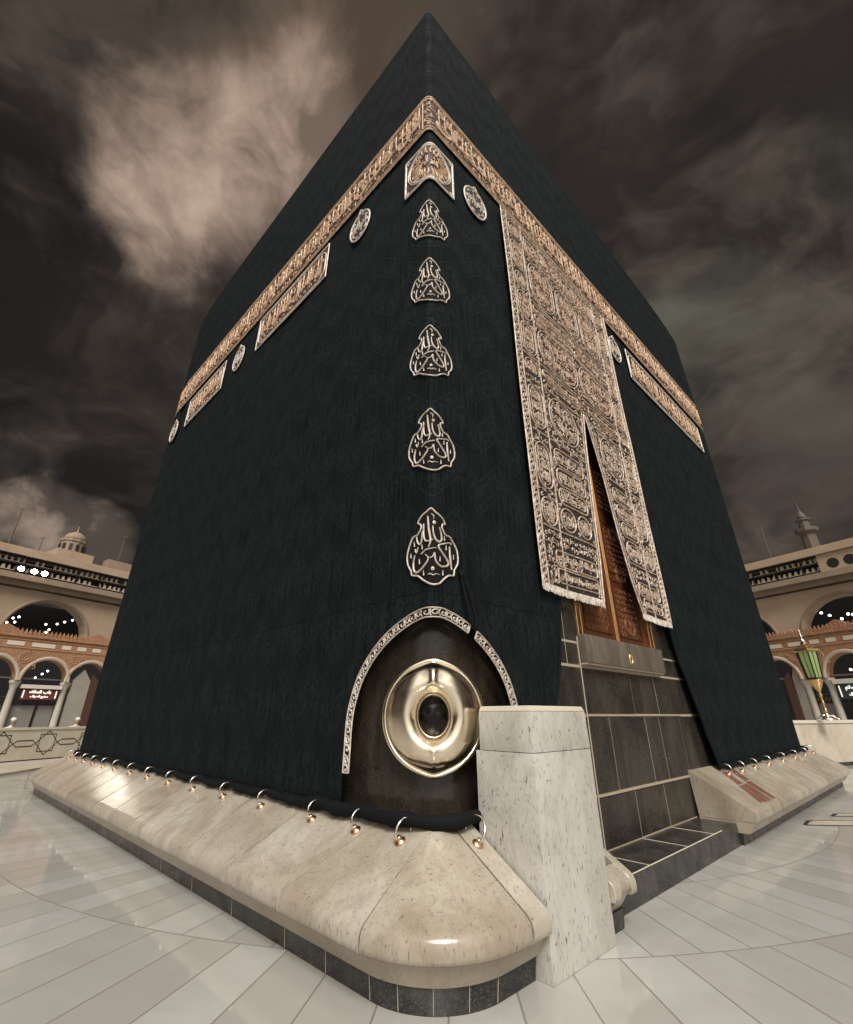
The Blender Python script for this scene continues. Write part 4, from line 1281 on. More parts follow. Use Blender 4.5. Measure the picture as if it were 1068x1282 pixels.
def build_leaf(name, z0, z1, lo, hi, label, shapes, rules, leaf_fringe):
    mb = MB(XC)
    vs, fs = region_mesh(z0, z1, lo, hi, max(10, int((z1-z0)/0.1)), 24)
    mb.add(vs, fs)
    nb = len(vs)
    leaf = mb.build(name, 'mixed_ground', cur, recalc=False); leaf['label'] = label
    # silver and gold outlines of the cartouches
    mb = MB(XC)
    def clipped(pts, w, h=0.013):
        run = []
        for p in pts:
            if z0 <= p[1] <= z1 and lo(p[1])+0.02 < p[0] < hi(p[1])-0.02: run.append(p)
            else:
                if len(run) > 1: mb.stroke(run, w, h, 0.003)
                run = []
        if len(run) > 1: mb.stroke(run, w, h, 0.003)
    for q in shapes:
        pts = rrect(*q, n=6); pts.append(pts[0])
        clipped(dense_line(pts, 0.05), 0.019)
        if min(q[1]-q[0], q[3]-q[2]) > 0.22:
            g = 0.055
            pts = rrect(q[0]+g, q[1]-g, q[2]+g, q[3]-g, max(0.03, q[4]-g), 6); pts.append(pts[0])
            clipped(dense_line(pts, 0.05), 0.011, 0.008)
    mb.build('cartouche_outline', 'pale_thread', leaf)
    # borders along the edges and rules
    mb = MB(XC)
    zz = [z0+(z1-z0)*i/60 for i in range(61)]
    def edge(fn, d, w): mb.stroke([(fn(z)+d, z) for z in zz], w, 0.013, 0.003)
    if lo(z0+0.5) < 1.6 or name == 'curtain_top':
        for d, w in ((0.012, 0.026), (0.135, 0.018), (0.535, 0.016)): edge(lambda z: CS0, d, w)
    if hi(z0+0.5) > 4.9 or name == 'curtain_top':
        for d, w in ((-0.012, 0.026), (-0.135, 0.018), (-0.535, 0.016)): edge(lambda z: CS1, d, w)
    if name != 'curtain_top':
        fn, sg = (hi, -1) if lo(z0+0.5) < 1.6 else (lo, 1)
        for d, w in ((0.012, 0.024), (0.075, 0.014)): edge(fn, sg*d, w)
    else:
        mb.stroke(dense_line([(CS0, CT-0.015), (CS1, CT-0.015)]), 0.03, 0.013, 0.003); mb.stroke(dense_line([(CS0+.1, CT-0.09), (CS1-.1, CT-0.09)]), 0.018, 0.012, 0.003)
    for a, b, z in rules:
        mb.stroke(dense_line([(a, z), (b, z)]), 0.020, 0.013, 0.003)
    # twisted rope motif in the border strips
    def rope(fn, d):
        z = z0+0.04; k = 0
        while z < z1-0.06:
            s = fn(z)+d
            mb.stroke([(s-0.034, z-0.03), (s-0.012, z+0.012), (s+0.012, z-0.012), (s+0.034, z+0.03)], [0.012, 0.024, 0.024, 0.012], 0.010, 0.003)
            add_motif(mb, s+(0.025 if k % 2 else -0.025), z+0.04, 0.05, k*1.3, 2, 0.018, 0.009, 0.003)
            z += 0.075; k += 1
    if lo(z0+0.5) < 1.6 or name == 'curtain_top': rope(lambda z: CS0, 0.073)
    if hi(z0+0.5) > 4.9 or name == 'curtain_top': rope(lambda z: CS1, -0.073)
    mb.build('border_stitching', 'pale_thread', leaf)
    # lettering in the cartouches and scrolls in between
    mb = MB(XC); k = 0
    def lim(a, b): return a, b
    for q in shapes:
        s0, s1, a, b, r = q
        zm = (a+b)/2
        if s0 < lo(zm) or s1 > hi(zm): continue
        wd, ht = s1-s0, b-a
        if wd/ht > 3: t = TEXTS[2+k % 2]; m = 0.03
        elif wd/ht > 1.6: t = TEXTS[4+k % 4]; m = 0.06
        elif ht > 0.5 and wd < 0.5:
            for i in range(3):
                z_ = a+0.09+(ht-0.18)*i/3
                add_text(mb, TEXTS[(0, 1, 7)[i]], s0+0.075, s1-0.075, z_+0.02, z_+(ht-0.18)/3-0.01, 0.003, 0.012, 0.02)
            k += 1; continue
        else: t = TEXTS[k % 2]; m = 0.085
        if ht > 0.6:
            for i in range(2):
                z_ = a+0.13+(ht-0.26)*i/2
                add_text(mb, TEXTS[(6, 5)[i]], s0+0.16, s1-0.16, z_+0.02, z_+(ht-0.26)/2-0.02, 0.003, 0.013, 0.02)
        else:
            add_text(mb, t, s0+m+0.01, s1-m-0.01, a+m*0.9, b-m*0.9, 0.003, 0.012, 0.02)
        k += 1
    big = [q for q in shapes if q[3]-q[2] > 0.3 or True]
    fill(mb, CS0+0.15, CS1-0.15, z0+0.03, z1-0.05, 0.080, 0.0135, 0.003, shapes=big, gap=0.034, h=0.009,
         test=lambda s, z: lo(z)+0.10 < s < hi(z)-0.10 and not any(abs(z-rz) < 0.030 and ra < s < rb for ra, rb, rz in rules))
    mb.build('curtain_lettering', 'mixed_thread' if name == 'curtain_top' else 'pale_thread', leaf)
    if leaf_fringe:
        mb = MB(XC)
        a, b = lo(z0), hi(z0); n = int((b-a)/0.022)
        for i in range(n):
            s = a+(b-a)*(i+0.5)/n
            mb.stroke([(s, z0+0.015), (s+RND.uniform(-0.008, 0.008), z0-0.03), (s+RND.uniform(-0.012, 0.012), z0-0.065-RND.uniform(0, 0.02))], [0.016, 0.015, 0.008], 0.010, 0.0)
        mb.build('fringe', 'silver_thread', leaf)
    return leaf
top_shapes = [q for q in SHAPES if q[2] >= ZS-0.1]
left_shapes = [q for q in SHAPES if q[2] < ZS-0.1 and q[0] < 3.2]
right_shapes = [q for q in SHAPES if q[2] < ZS-0.1 and q[0] > 3.2]
build_leaf('curtain_top', ZS, CT, lambda z: CS0, lambda z: CS1, 'upper embroidered field of the curtain', top_shapes, [r for r in RULES if r[2] > ZS], False)
build_leaf('curtain_leaf', CBm, ZS, lambda z: CS0, lambda z: at_z(z, SL), 'near leaf of the curtain hanging straight', left_shapes, [r for r in RULES if r[2] < ZS and r[0] < 3.2], True)
build_leaf('curtain_leaf', CBm, ZS, lambda z: at_z(z, SR), lambda z: CS1, 'far leaf of the curtain drawn aside at the slit', right_shapes, [r for r in RULES if r[2] < ZS and r[0] > 3.2], True)

# ------------------------------------------------------------------ marble plinth
PRF = [(0.0, 0.762), (0.03, 0.744), (0.215, 0.634), (0.42, 0.5115), (0.622, 0.391), (0.656, 0.370), (0.678, 0.346), (0.686, 0.318), (0.688, 0.280), (0.683, 0.258), (0.672, 0.247), (0.655, 0.244)]
RSR = [(0.638, 0.240), (0.622, 0.215), (0.590, 0.165), (0.565, 0.125)]
BLK = [(0.545, 0.125), (0.530, 0.0)]
def pl_pos(st, off, z):
    k, v = st[0], st[1]
    if k == 'L':
        s = v if len(st) < 3 else v+(st[2]-v)*min(1, off/0.66)
        return PL(s, off, z)
    if k == 'R':
        s = v if len(st) < 3 else v+(st[2]-v)*min(1, off/0.66)
        return PR(s, off, z)
    if k == 'A':                                   # near corner, bearing v
        q = C0 + Vector((cos(v), sin(v)))*off
        return Vector((q.x, q.y, z))
    if k == 'B':                                   # far left corner
        q = CL + Vector((cos(v), sin(v)))*off
        return Vector((q.x, q.y, z))
    if k == 'S':                                   # back wall beyond the far left corner
        q = CL + tR*v - nR*off
        return Vector((q.x, q.y, z))
    if k == 'D':                                   # far right corner
        q = CR + Vector((cos(v), sin(v)))*off
        return Vector((q.x, q.y, z))
    if k == 'T':
        q = CR + tL*v - nL*off
        return Vector((q.x, q.y, z))
def sweep(mb, stations, prof, inner=0.0):
    poly = list(prof)
    n = len(poly)
    vs = [tuple(pl_pos(st, o, z)) for st in stations for o, z in poly]
    fs = []
    for i in range(len(stations)-1):
        for k in range(n):
            a, b = i*n+k, i*n+(k+1) % n
            fs.append((a, b, b+n, a+n))
    fs.append(tuple(range(n))); fs.append(tuple((len(stations)-1)*n+k for k in reversed(range(n))))
    mb.add(vs, fs)
def slab(parent, stations, seed=0):
    r = random.Random(seed)
    dz = r.uniform(-0.0015, 0.0015)
    mb = MB()
    sweep(mb, stations, [(o, z+dz) for o, z in PRF] + [(0.03, 0.245)])
    o = mb.build('slab', 'marble_slab', parent)
    smooth_angle(o, 40)
    return o
def lin(k, a, b, n=2, g=0.011):
    sg = 1 if b > a else -1
    a += g*sg; b -= g*sg
    return [(k, a+(b-a)*i/n) for i in range(n+1)]
def fix_ring(parent, pos, n2, tangent, top):
    """knob on the slope and the ring that carries the hem"""
    up = Vector((n2.x*0.52, n2.y*0.52, 0.855)).normalized()
    tg = Vector((tangent.x, tangent.y, 0)); bn = up.cross(tg)
    mb = MB(); mb.smooth = True
    mb.lathe([(0.036, -0.006), (0.041, 0.004), (0.038, 0.011), (0.022, 0.016), (0.017, 0.024), (0.020, 0.032), (0.017, 0.040), (0.008, 0.044)], 16, pos, (tg, bn, up))
    kn = mb.build('ring_anchor', 'copper', parent, smooth=True)
    mb = MB(); mb.smooth = True
    c = Vector((top[0], top[1], top[2]))
    cc = (c + Vector(pos) + up*0.05)/2
    ax = (c - Vector(pos) - up*0.035); r = ax.length/2+0.020; ax.normalize()
    side = Vector((n2.x, n2.y, 0)); side = (side - ax*side.dot(ax)).normalized()
    mb.tube([cc + ax*(r*cos(2*pi*k/24)) + side*(r*0.92*sin(2*pi*k/24)) for k in range(24)], 0.0075, 8, closed=True)
    mb.build('ring', 'ring_metal', kn, smooth=True)
BED = [(0.0, 0.752), (0.03, 0.735), (0.215, 0.625), (0.42, 0.5025), (0.617, 0.382), (0.648, 0.362), (0.668, 0.340), (0.676, 0.316), (0.677, 0.282), (0.670, 0.262), (0.652, 0.254), (0.06, 0.254)]
def slope_z(off): return 0.760-0.595*off+0.012

plL = empty('marble_plinth', (C0.x, C0.y, 0), 'long sloping marble plinth curving round the near corner under the oval frame', 'plinth')
ga = 0.011
arcs = lambda a, b, n: [('A', a+(b-a)*i/n) for i in range(n+1)]
bl = radians(-128.6)
slab(plL, lin('R', 0.315, 0.115, 2), 1)
slab(plL, [('R', 0.108)] + [('R', 0.05)] + [('R', 0.0)] + arcs(aR, bl+ga, 16)[1:], 2)
slab(plL, arcs(bl-ga, aL, 2) + [('L', 0.10), ('L', 0.45-0.008, 0.79-0.008)], 3)
slab(plL, [('L', 0.45+0.008, 0.79+0.008), ('L', 1.45-0.010, 1.60-0.010)], 4)
cuts = [1.60, 2.40, 3.22, 4.0, 4.84, 5.62, 6.45, 7.2, 8.05, 8.8, 9.6, L1]
slab(plL, [('L', 1.45+0.010, 1.60+0.010), ('L', 2.40-0.011)], 5)
for i, (a, b) in enumerate(zip(cuts[1:], cuts[2:])):
    slab(plL, lin('L', a, b), 6+i)
aB = atan2((-nR).y, (-nR).x)
da = (aB-aL+pi) % (2*pi)-pi
slab(plL, [('B', aL+da*i/8) for i in range(9)], 40)
slab(plL, lin('S', 0.0, 1.6), 41); slab(plL, lin('S', 1.6, 3.2), 42)
def full_left(prof):
    return ([('R', 0.315), ('R', 0.0)] + arcs(aR, aL, 18)[1:] + [('L', x*0.8) for x in range(1, 14)] + [('L', L1)] + [('B', aL+da*i/8) for i in range(1, 9)] + [('S', 3.2)])
mb = MB()
sweep(mb, full_left(0), BED)
mb.build('mortar_bed', 'dark_gap', plL)
mb = MB()
sweep(mb, full_left(0), RSR + [(0.05, 0.125), (0.05, 0.240)])
o = mb.build('riser_course', 'marble_riser', plL); smooth_angle(o, 30)
mb = MB()
sweep(mb, full_left(0), BLK + [(0.10, 0.0), (0.10, 0.124)])
mb.cur = 1
for st in [('A', aR+(aL-aR)*t) for t in (0.05, 0.28, 0.52, 0.76)] + [('A', aL)] + [('L', x) for x in (0.42, 0.9, 1.7, 2.5, 3.3)]:
    mb.tube([pl_pos(st, 0.5325, 0.006), pl_pos(st, 0.5460, 0.122)], 0.0028, 5)
o = mb.build('base_course', ['black_granite', 'mortar'], plL); smooth_angle(o, 30)
for s in RING_L:
    oo = 0.185
    fix_ring(plL, PL(s, oo, slope_z(oo)-0.012), nL, tL, WA(-s, 0.742, 0.118))
fix_ring(plL, PR(0.20, 0.215, slope_z(0.215)-0.012), nR, tR, WA(0.235, 0.742, 0.118))

# short end piece beyond the pier, hollow on top
plS = empty('plinth_end', tuple(PR(1.3, 0.4, 0)), 'short hollow marble plinth end piece tucked behind the pier', 'plinth')
mb = MB()
for a, b in ((1.102, 1.20), (1.36, 1.44)):
    sweep(mb, [('R', a), ('R', b)], [(o, z-0.02 if o > 0.3 else z) for o, z in PRF] + [(0.03, 0.125)])
sweep(mb, [('R', 1.2005), ('R', 1.3595)], [(0.56, 0.405), (0.645, 0.350), (0.672, 0.325), (0.682, 0.300), (0.676, 0.268), (0.655, 0.245), (0.60, 0.17), (0.56, 0.125)])
sweep(mb, [('R', 1.2005), ('R', 1.3595)], [(0.03, 0.30), (0.555, 0.30), (0.555, 0.13), (0.03, 0.13)])
o = mb.build('end_slab', 'marble_slab', plS); bevel(o, 0.006, 1)
mb = MB()
sweep(mb, [('R', 1.102), ('R', 1.40)], [(0.575, 0.124), (0.560, 0.0), (0.1, 0.0), (0.1, 0.124)])
mb.build('base_course', 'black_granite', plS)

# right plinth beyond the door
plR = empty('marble_plinth', tuple(PR(4.72, 0.3, 0)), 'sloping marble plinth beyond the door with red marble inlay on its slope', 'plinth')
cutsR = [4.72, 6.0, 6.85, 7.7, 8.55, 9.4, 10.3, 11.2, L2]
for i, (a, b) in enumerate(zip(cutsR, cutsR[1:])):
    slab(plR, lin('R', a, b), 60+i)
aD = atan2((-nL).y, (-nL).x); dD = (aD-aR+pi) % (2*pi)-pi
slab(plR, [('D', aR+dD*i/8) for i in range(9)], 80)
slab(plR, lin('T', 0.0, 1.6), 81); slab(plR, lin('T', 1.6, 3.2), 82)
def full_right(a=4.722):
    return [('R', a)] + [('R', 4.8+x*0.9) for x in range(0, 9)] + [('R', L2)] + [('D', aR+dD*i/8) for i in range(1, 9)] + [('T', 3.2)]
mb = MB()
sweep(mb, full_right(4.75), BED)
mb.build('mortar_bed', 'dark_gap', plR)
mb = MB()
sweep(mb, full_right(), RSR + [(0.03, 0.125), (0.03, 0.240)])
o = mb.build('riser_course', 'marble_riser', plR); smooth_angle(o, 30)
mb = MB()
sweep(mb, full_right(), [(0.50, 0.124), (0.485, 0.0), (0.05, 0.0), (0.05, 0.124)])
mb.build('base_course', 'black_granite', plR)
for s in RING_R[1:]:
    oo = 0.185
    fix_ring(plR, PR(s, oo, slope_z(oo)-0.012), nR, tR, WA(s, 0.742, 0.118))
# red marble pieces set in the slope
def inlay(poly):
    mb = MB()
    def xf(s, off, h):
        q = PR(s, off, 0.762-0.597*off+0.002+h)
        return q
    mb.prism(poly, -0.01, 0.006, xf)
    o = mb.build('inlay_strip', 'red_marble', plR); bevel(o, 0.003, 1)
inlay([(5.62, 0.13), (5.80, 0.13), (5.70, 0.345), (5.50, 0.345)])
inlay([(6.00, 0.13), (6.20, 0.13), (6.10, 0.325), (5.90, 0.325)])
inlay([(5.45, 0.365), (5.55, 0.365), (5.42, 0.615), (5.29, 0.615)])
inlay([(5.565, 0.365), (5.66, 0.365), (5.56, 0.625), (5.44, 0.625)])
inlay([(5.68, 0.365), (5.80, 0.365), (5.73, 0.63), (5.58, 0.63)])
inlay([(5.86, 0.345), (6.06, 0.345), (5.97, 0.63), (5.80, 0.63)])

# marble pier in front of the wall
mb = MB(lambda s, o, z: PR(s, o, z))
pier = empty('marble_pier', tuple(PR(0.7, 0.4, 0)), 'upright speckled white marble pier beside the oval frame', 'pier')
mb.span((0.325, 0.125, 0.0), (1.095, 0.650, 1.1945))
o = mb.build('shaft', 'marble_pier', pier); bevel(o, 0.008, 2)
mb = MB(lambda s, o, z: PR(s, o, z))
vs = [(0.325, 0.165, 1.197), (1.095, 0.165, 1.197), (1.095, 0.65, 1.197), (0.325, 0.65, 1.197), (0.330, 0.165, 1.462), (1.09, 0.165, 1.462), (1.09, 0.645, 1.462), (0.330, 0.645, 1.462)]
mb.add(vs, [(0, 1, 2, 3), (7, 6, 5, 4)] + [(i, (i+1) % 4, 4+(i+1) % 4, 4+i) for i in range(4)])
o = mb.build('head_block', 'marble_pier', pier); bevel(o, 0.006, 2)
mb = MB(lambda s, o, z: PR(s, o, z))
vs = [(0.330, 0.165, 1.463), (1.09, 0.165, 1.463), (1.09, 0.645, 1.463), (0.330, 0.645, 1.463), (0.344, 0.175, 1.500), (1.076, 0.175, 1.500), (1.076, 0.631, 1.500), (0.344, 0.631, 1.500)]
mb.add(vs, [(0, 1, 2, 3), (7, 6, 5, 4)] + [(i, (i+1) % 4, 4+(i+1) % 4, 4+i) for i in range(4)])
o = mb.build('coping', 'pale_edge', pier); bevel(o, 0.005, 2)

# granite step under the door
step = empty('granite_step', tuple(PR(3.1, 0.3, 0)), 'low black granite step with pale front edge below the door', 'step')
mb = MB(lambda s, o, z: PR(s, o, z))
for a, b in zip([1.41, 2.2, 3.11, 3.89, 4.70], [2.2, 3.11, 3.89, 4.70]):
    mb.span((a+0.003, 0.005, 0.0), (b-0.003, 0.455, 0.226))
o = mb.build('step_block', 'black_granite', step); bevel(o, 0.004, 1)
mb = MB(lambda s, o, z: PR(s, o, z))
mb.tube([(1.5, 0.455, 0.2255), (4.15, 0.455, 0.2245)], 0.005, 6)
for s in (2.2, 3.11, 3.89):
    mb.tube([(s, 0.01, 0.2265), (s, 0.45, 0.2255)], 0.0035, 6)
mb.build('pale_edge', 'pale_edge', step)

# ------------------------------------------------------------------ floor hatches
def hatch(corners, label):
    cs = [Vector((a, b, 0)) for a, b in corners]
    root = empty('floor_hatch', tuple(sum(cs, Vector())/4), label, 'floor hatch')
    mb = MB()
    for a, b in zip(cs, cs[1:]+cs[:1]):
        d = (b-a).normalized(); n = Vector((-d.y, d.x, 0))*0.022
        mb.add([tuple(a-n+Vector((0, 0, .004))), tuple(b-n+Vector((0, 0, .004))), tuple(b+n+Vector((0, 0, .006))), tuple(a+n+Vector((0, 0, .006)))], [(0, 1, 2, 3)])
    mb.build('hatch_frame', 'dark_gap', root, recalc=False)
    mb = MB(); c = sum(cs, Vector())/4
    q = [c+(p-c)*0.9 for p in cs]
    mb.add([(p.x, p.y, 0.0) for p in q]+[(p.x, p.y, 0.007) for p in q], [(4, 5, 6, 7), (0, 1, 5, 4), (1, 2, 6, 5), (2, 3, 7, 6), (3, 0, 4, 7)])
    mb.build('hatch_lid', 'marble_wall', root)
hatch([(5.41, 7.745), (5.665, 8.013), (7.15, 7.97), (6.75, 7.62)], 'rectangular floor hatch with dark frame nearer the right plinth')
hatch([(6.30, 8.36), (6.48, 8.52), (7.6, 8.50), (7.4, 8.33)], 'narrow dark floor hatch at the right edge')

# ------------------------------------------------------------------ low marble walls round the plaza
def plane_xf(A, d):
    d = Vector(d).normalized(); n = Vector((-d.y, d.x))
    if n.dot(Vector(A)) > 0: n = -n              # n points back towards the viewer
    def xf(t, z, o): return (A[0]+d.x*t+n.x*o, A[1]+d.y*t+n.y*o, z)
    return xf
A_, B_ = (-14.9, 14.2), (-13.0, 20.6)
dv = (B_[0]-A_[0], B_[1]-A_[1]); LB = math.hypot(*dv)
bx = plane_xf(A_, dv)
bw = empty('barrier_wall', (A_[0], A_[1], 0), 'low cream wall inlaid with black star and bar pattern', 'wall')
mb = MB(); mb.prism([(-6, 0.0), (LB+6, 0.0), (LB+6, 1.03), (-6, 1.03)], 0.0, -0.35, bx)
mb.build('wall_body', 'cream_wall', bw)
mb = MB(); mb.prism([(-6, 1.031), (LB+6, 1.031), (LB+6, 1.10), (-6, 1.10)], 0.03, -0.38, bx)
mb.build('coping', 'pale_edge', bw)
mb = MB(lambda t, z, o: bx(t, z, o))
def star(t0, z0, r):
    for rot in (0, pi/4):
        mb.stroke([(t0+r*cos(rot+pi/2*k), z0+r*sin(rot+pi/2*k)) for k in range(4)], 0.035, 0.006, 0.004, True)
T0 = 4.20; PIT = 1.52
for k in range(-4, 6):
    t0 = T0+k*PIT
    if t0 < -5: continue
    if t0 > LB+5: break
    star(t0, 0.60, 0.385)
    a, b = t0+0.39, t0+PIT-0.39
    mb.stroke([(a, 0.60), (a+0.12, 0.69), (b-0.12, 0.69), (b, 0.60), (b-0.12, 0.51), (a+0.12, 0.51)], 0.032, 0.006, 0.004, True)
mb.build('star_inlay', 'inlay_black', bw)
mb = MB(lambda t, z, o: bx(t, z, o))
mb.stroke([(-6, 0.05), (LB+6, 0.05)], 0.09, 0.01, 0.003)
mb.build('base_line', 'inlay_black', bw)
mb = MB()
pp = [(-11.1, 12.0), (-11.35, 13.81), (-11.8, 17.1), (-12.3, 21.5), (-14.6, 21.5), (-16.5, 12.0)]
mb.prism(pp, 0.0, 0.06, lambda a, b, d: (a, b, d))
o = mb.build('kerb_step', 'marble_wall'); tag(o, 'low pale marble kerb step in front of the star patterned wall', 'kerb')

cx = plane_xf((8.3, 14.3), (5.14, 1.98))
rw = empty('barrier_wall', (11, 15.35, 0), 'plain low marble wall with flat coping behind the right plinth', 'wall')
mb = MB(); mb.prism([(0, 0.10), (14, 0.10), (14, 1.20), (0, 1.20)], 0.0, -0.9, cx)
mb.build('wall_body', 'marble_wall', rw)
mb = MB(); mb.prism([(-0.02, 1.201), (14.02, 1.201), (14.02, 1.29), (-0.02, 1.29)], 0.04, -0.94, cx)
o = mb.build('coping', 'pale_edge', rw); bevel(o, 0.02, 2)
mb = MB(); mb.prism([(-0.02, 0.0), (14.02, 0.0), (14.02, 0.099), (-0.02, 0.099)], 0.02, -0.9, cx)
mb.build('base_course', 'black_granite', rw)

# lantern standing on the right wall
LP = Vector((12.62, 15.62, 1.29))
lan = empty('lantern_post', tuple(LP), 'ornate brass lantern with green glass standing on the right wall', 'lantern')
mb = MB(); mb.smooth = True
mb.lathe([(0.20, 0.0), (0.21, 0.03), (0.17, 0.06), (0.09, 0.10), (0.05, 0.16), (0.045, 0.22)], 16, LP)
for k in range(4):
    a = pi/4+k*pi/2
    mb.tube([LP+Vector((0.05*cos(a), 0.05*sin(a), 0.16)), LP+Vector((0.17*cos(a), 0.17*sin(a), 0.15)), LP+Vector((0.27*cos(a), 0.27*sin(a), 0.05)), LP+Vector((0.31*cos(a), 0.31*sin(a), 0.03))], [0.025, 0.025, 0.03, 0.045], 8)
mb.build('foot', 'ring_metal', lan, smooth=True)
mb = MB(); mb.smooth = True
mb.lathe([(0.045, 0.22), (0.05, 0.28), (0.075, 0.31), (0.045, 0.34), (0.04, 0.50), (0.07, 0.54), (0.04, 0.58), (0.04, 0.74), (0.075, 0.79), (0.05, 0.83), (0.06, 0.92), (0.16, 1.10), (0.24, 1.28), (0.25, 1.30)], 14, LP)
mb.build('post', 'brass', lan, smooth=True)
def hexa(z0, r0, z1, r1, nn=6):
    mbx = MB()
    mbx.lathe([(r0, z0), (r1, z1)], nn, LP)
    return mbx
hexa(1.302, 0.24, 2.26, 0.33).build('glass', 'green_glass', lan)
mb = MB()
for k in range(6):
    a = 2*pi*k/6
    mb.tube([LP+Vector((0.25*cos(a), 0.25*sin(a), 1.30)), LP+Vector((0.34*cos(a), 0.34*sin(a), 2.26))], 0.024, 6)
    am = a+pi/6
    mb.tube([LP+Vector((0.215*cos(am), 0.215*sin(am), 1.30)), LP+Vector((0.292*cos(am), 0.292*sin(am), 2.26))], 0.012, 5)
mb.lathe([(0.26, 1.28), (0.28, 1.30), (0.28, 1.34), (0.26, 1.36)], 6, LP)
mb.build('cage', 'dark_metal', lan)
mb = MB()
mb.lathe([(0.36, 2.22), (0.42, 2.25), (0.42, 2.30), (0.34, 2.34), (0.20, 2.44), (0.10, 2.50), (0.09, 2.56)], 6, LP)
mb.build('roof', 'brass', lan)
mb = MB(); mb.smooth = True
mb.lathe([(0.09, 2.56), (0.12, 2.60), (0.05, 2.65), (0.03, 2.70), (0.07, 2.75), (0.03, 2.80), (0.02, 2.92), (0.004, 3.05)], 12, LP)
mb.build('finial', 'ring_metal', lan, smooth=True)

lan.scale = (0.86, 0.86, 0.93)
# ------------------------------------------------------------------ mosque round the plaza
def arch_pts(t0, zs, half, rise, n=14, pointed=0.0):
    pts = []
    for k in range(n+1):
        a = pi*k/n
        x = t0+half*cos(a); z = zs+rise*sin(a)**(1-pointed*0.2)
        pts.append((x, z))
    return pts
def wall_with_arches(mb, xf, t0, t1, z0, z1, arches, depth, zsill=None):
    """front wall face made of strips between the arch openings, with reveals"""
    ar = sorted(arches, key=lambda a: a[0])
    def quad(a, b, c, d): mb.add([xf(*a), xf(*b), xf(*c), xf(*d)], [(0, 1, 2, 3)])
    cur_t = t0
    for tc, zs, half, rise, zb in ar:
        quad((cur_t, z0, 0), (tc-half, z0, 0), (tc-half, z1, 0), (cur_t, z1, 0))
        if zb > z0: quad((tc-half, z0, 0), (tc+half, z0, 0), (tc+half, zb, 0), (tc-half, zb, 0))
        pts = list(reversed(arch_pts(tc, zs, half, rise)))
        for p, q in zip(pts, pts[1:]):
            quad((p[0], p[1], 0), (q[0], q[1], 0), (q[0], z1, 0), (p[0], z1, 0))
            quad((p[0], p[1], 0), (q[0], q[1], 0), (q[0], q[1], -depth), (p[0], p[1], -depth))
        for s in (-1, 1):
            quad((tc+s*half, zb, 0), (tc+s*half, zs, 0), (tc+s*half, zs, -depth), (tc+s*half, zb, -depth))
        cur_t = tc+half
    quad((cur_t, z0, 0), (t1, z0, 0), (t1, z1, 0), (cur_t, z1, 0))
    quad((t0, z1, 0), (t1, z1, 0), (t1, z1, -depth), (t0, z1, -depth))

def lamp_in(xf, t, z, o, r, label, grp):
    p = Vector(xf(t, z, o))
    mb = MB(); mb.smooth = True
    mb.ball((0, 0, 0), r, 8, 6)
    ob = mb.build('hanging_lamp', 'lamp_white', smooth=True)
    ob.location = p
    tag(ob, label, 'lamp', grp)

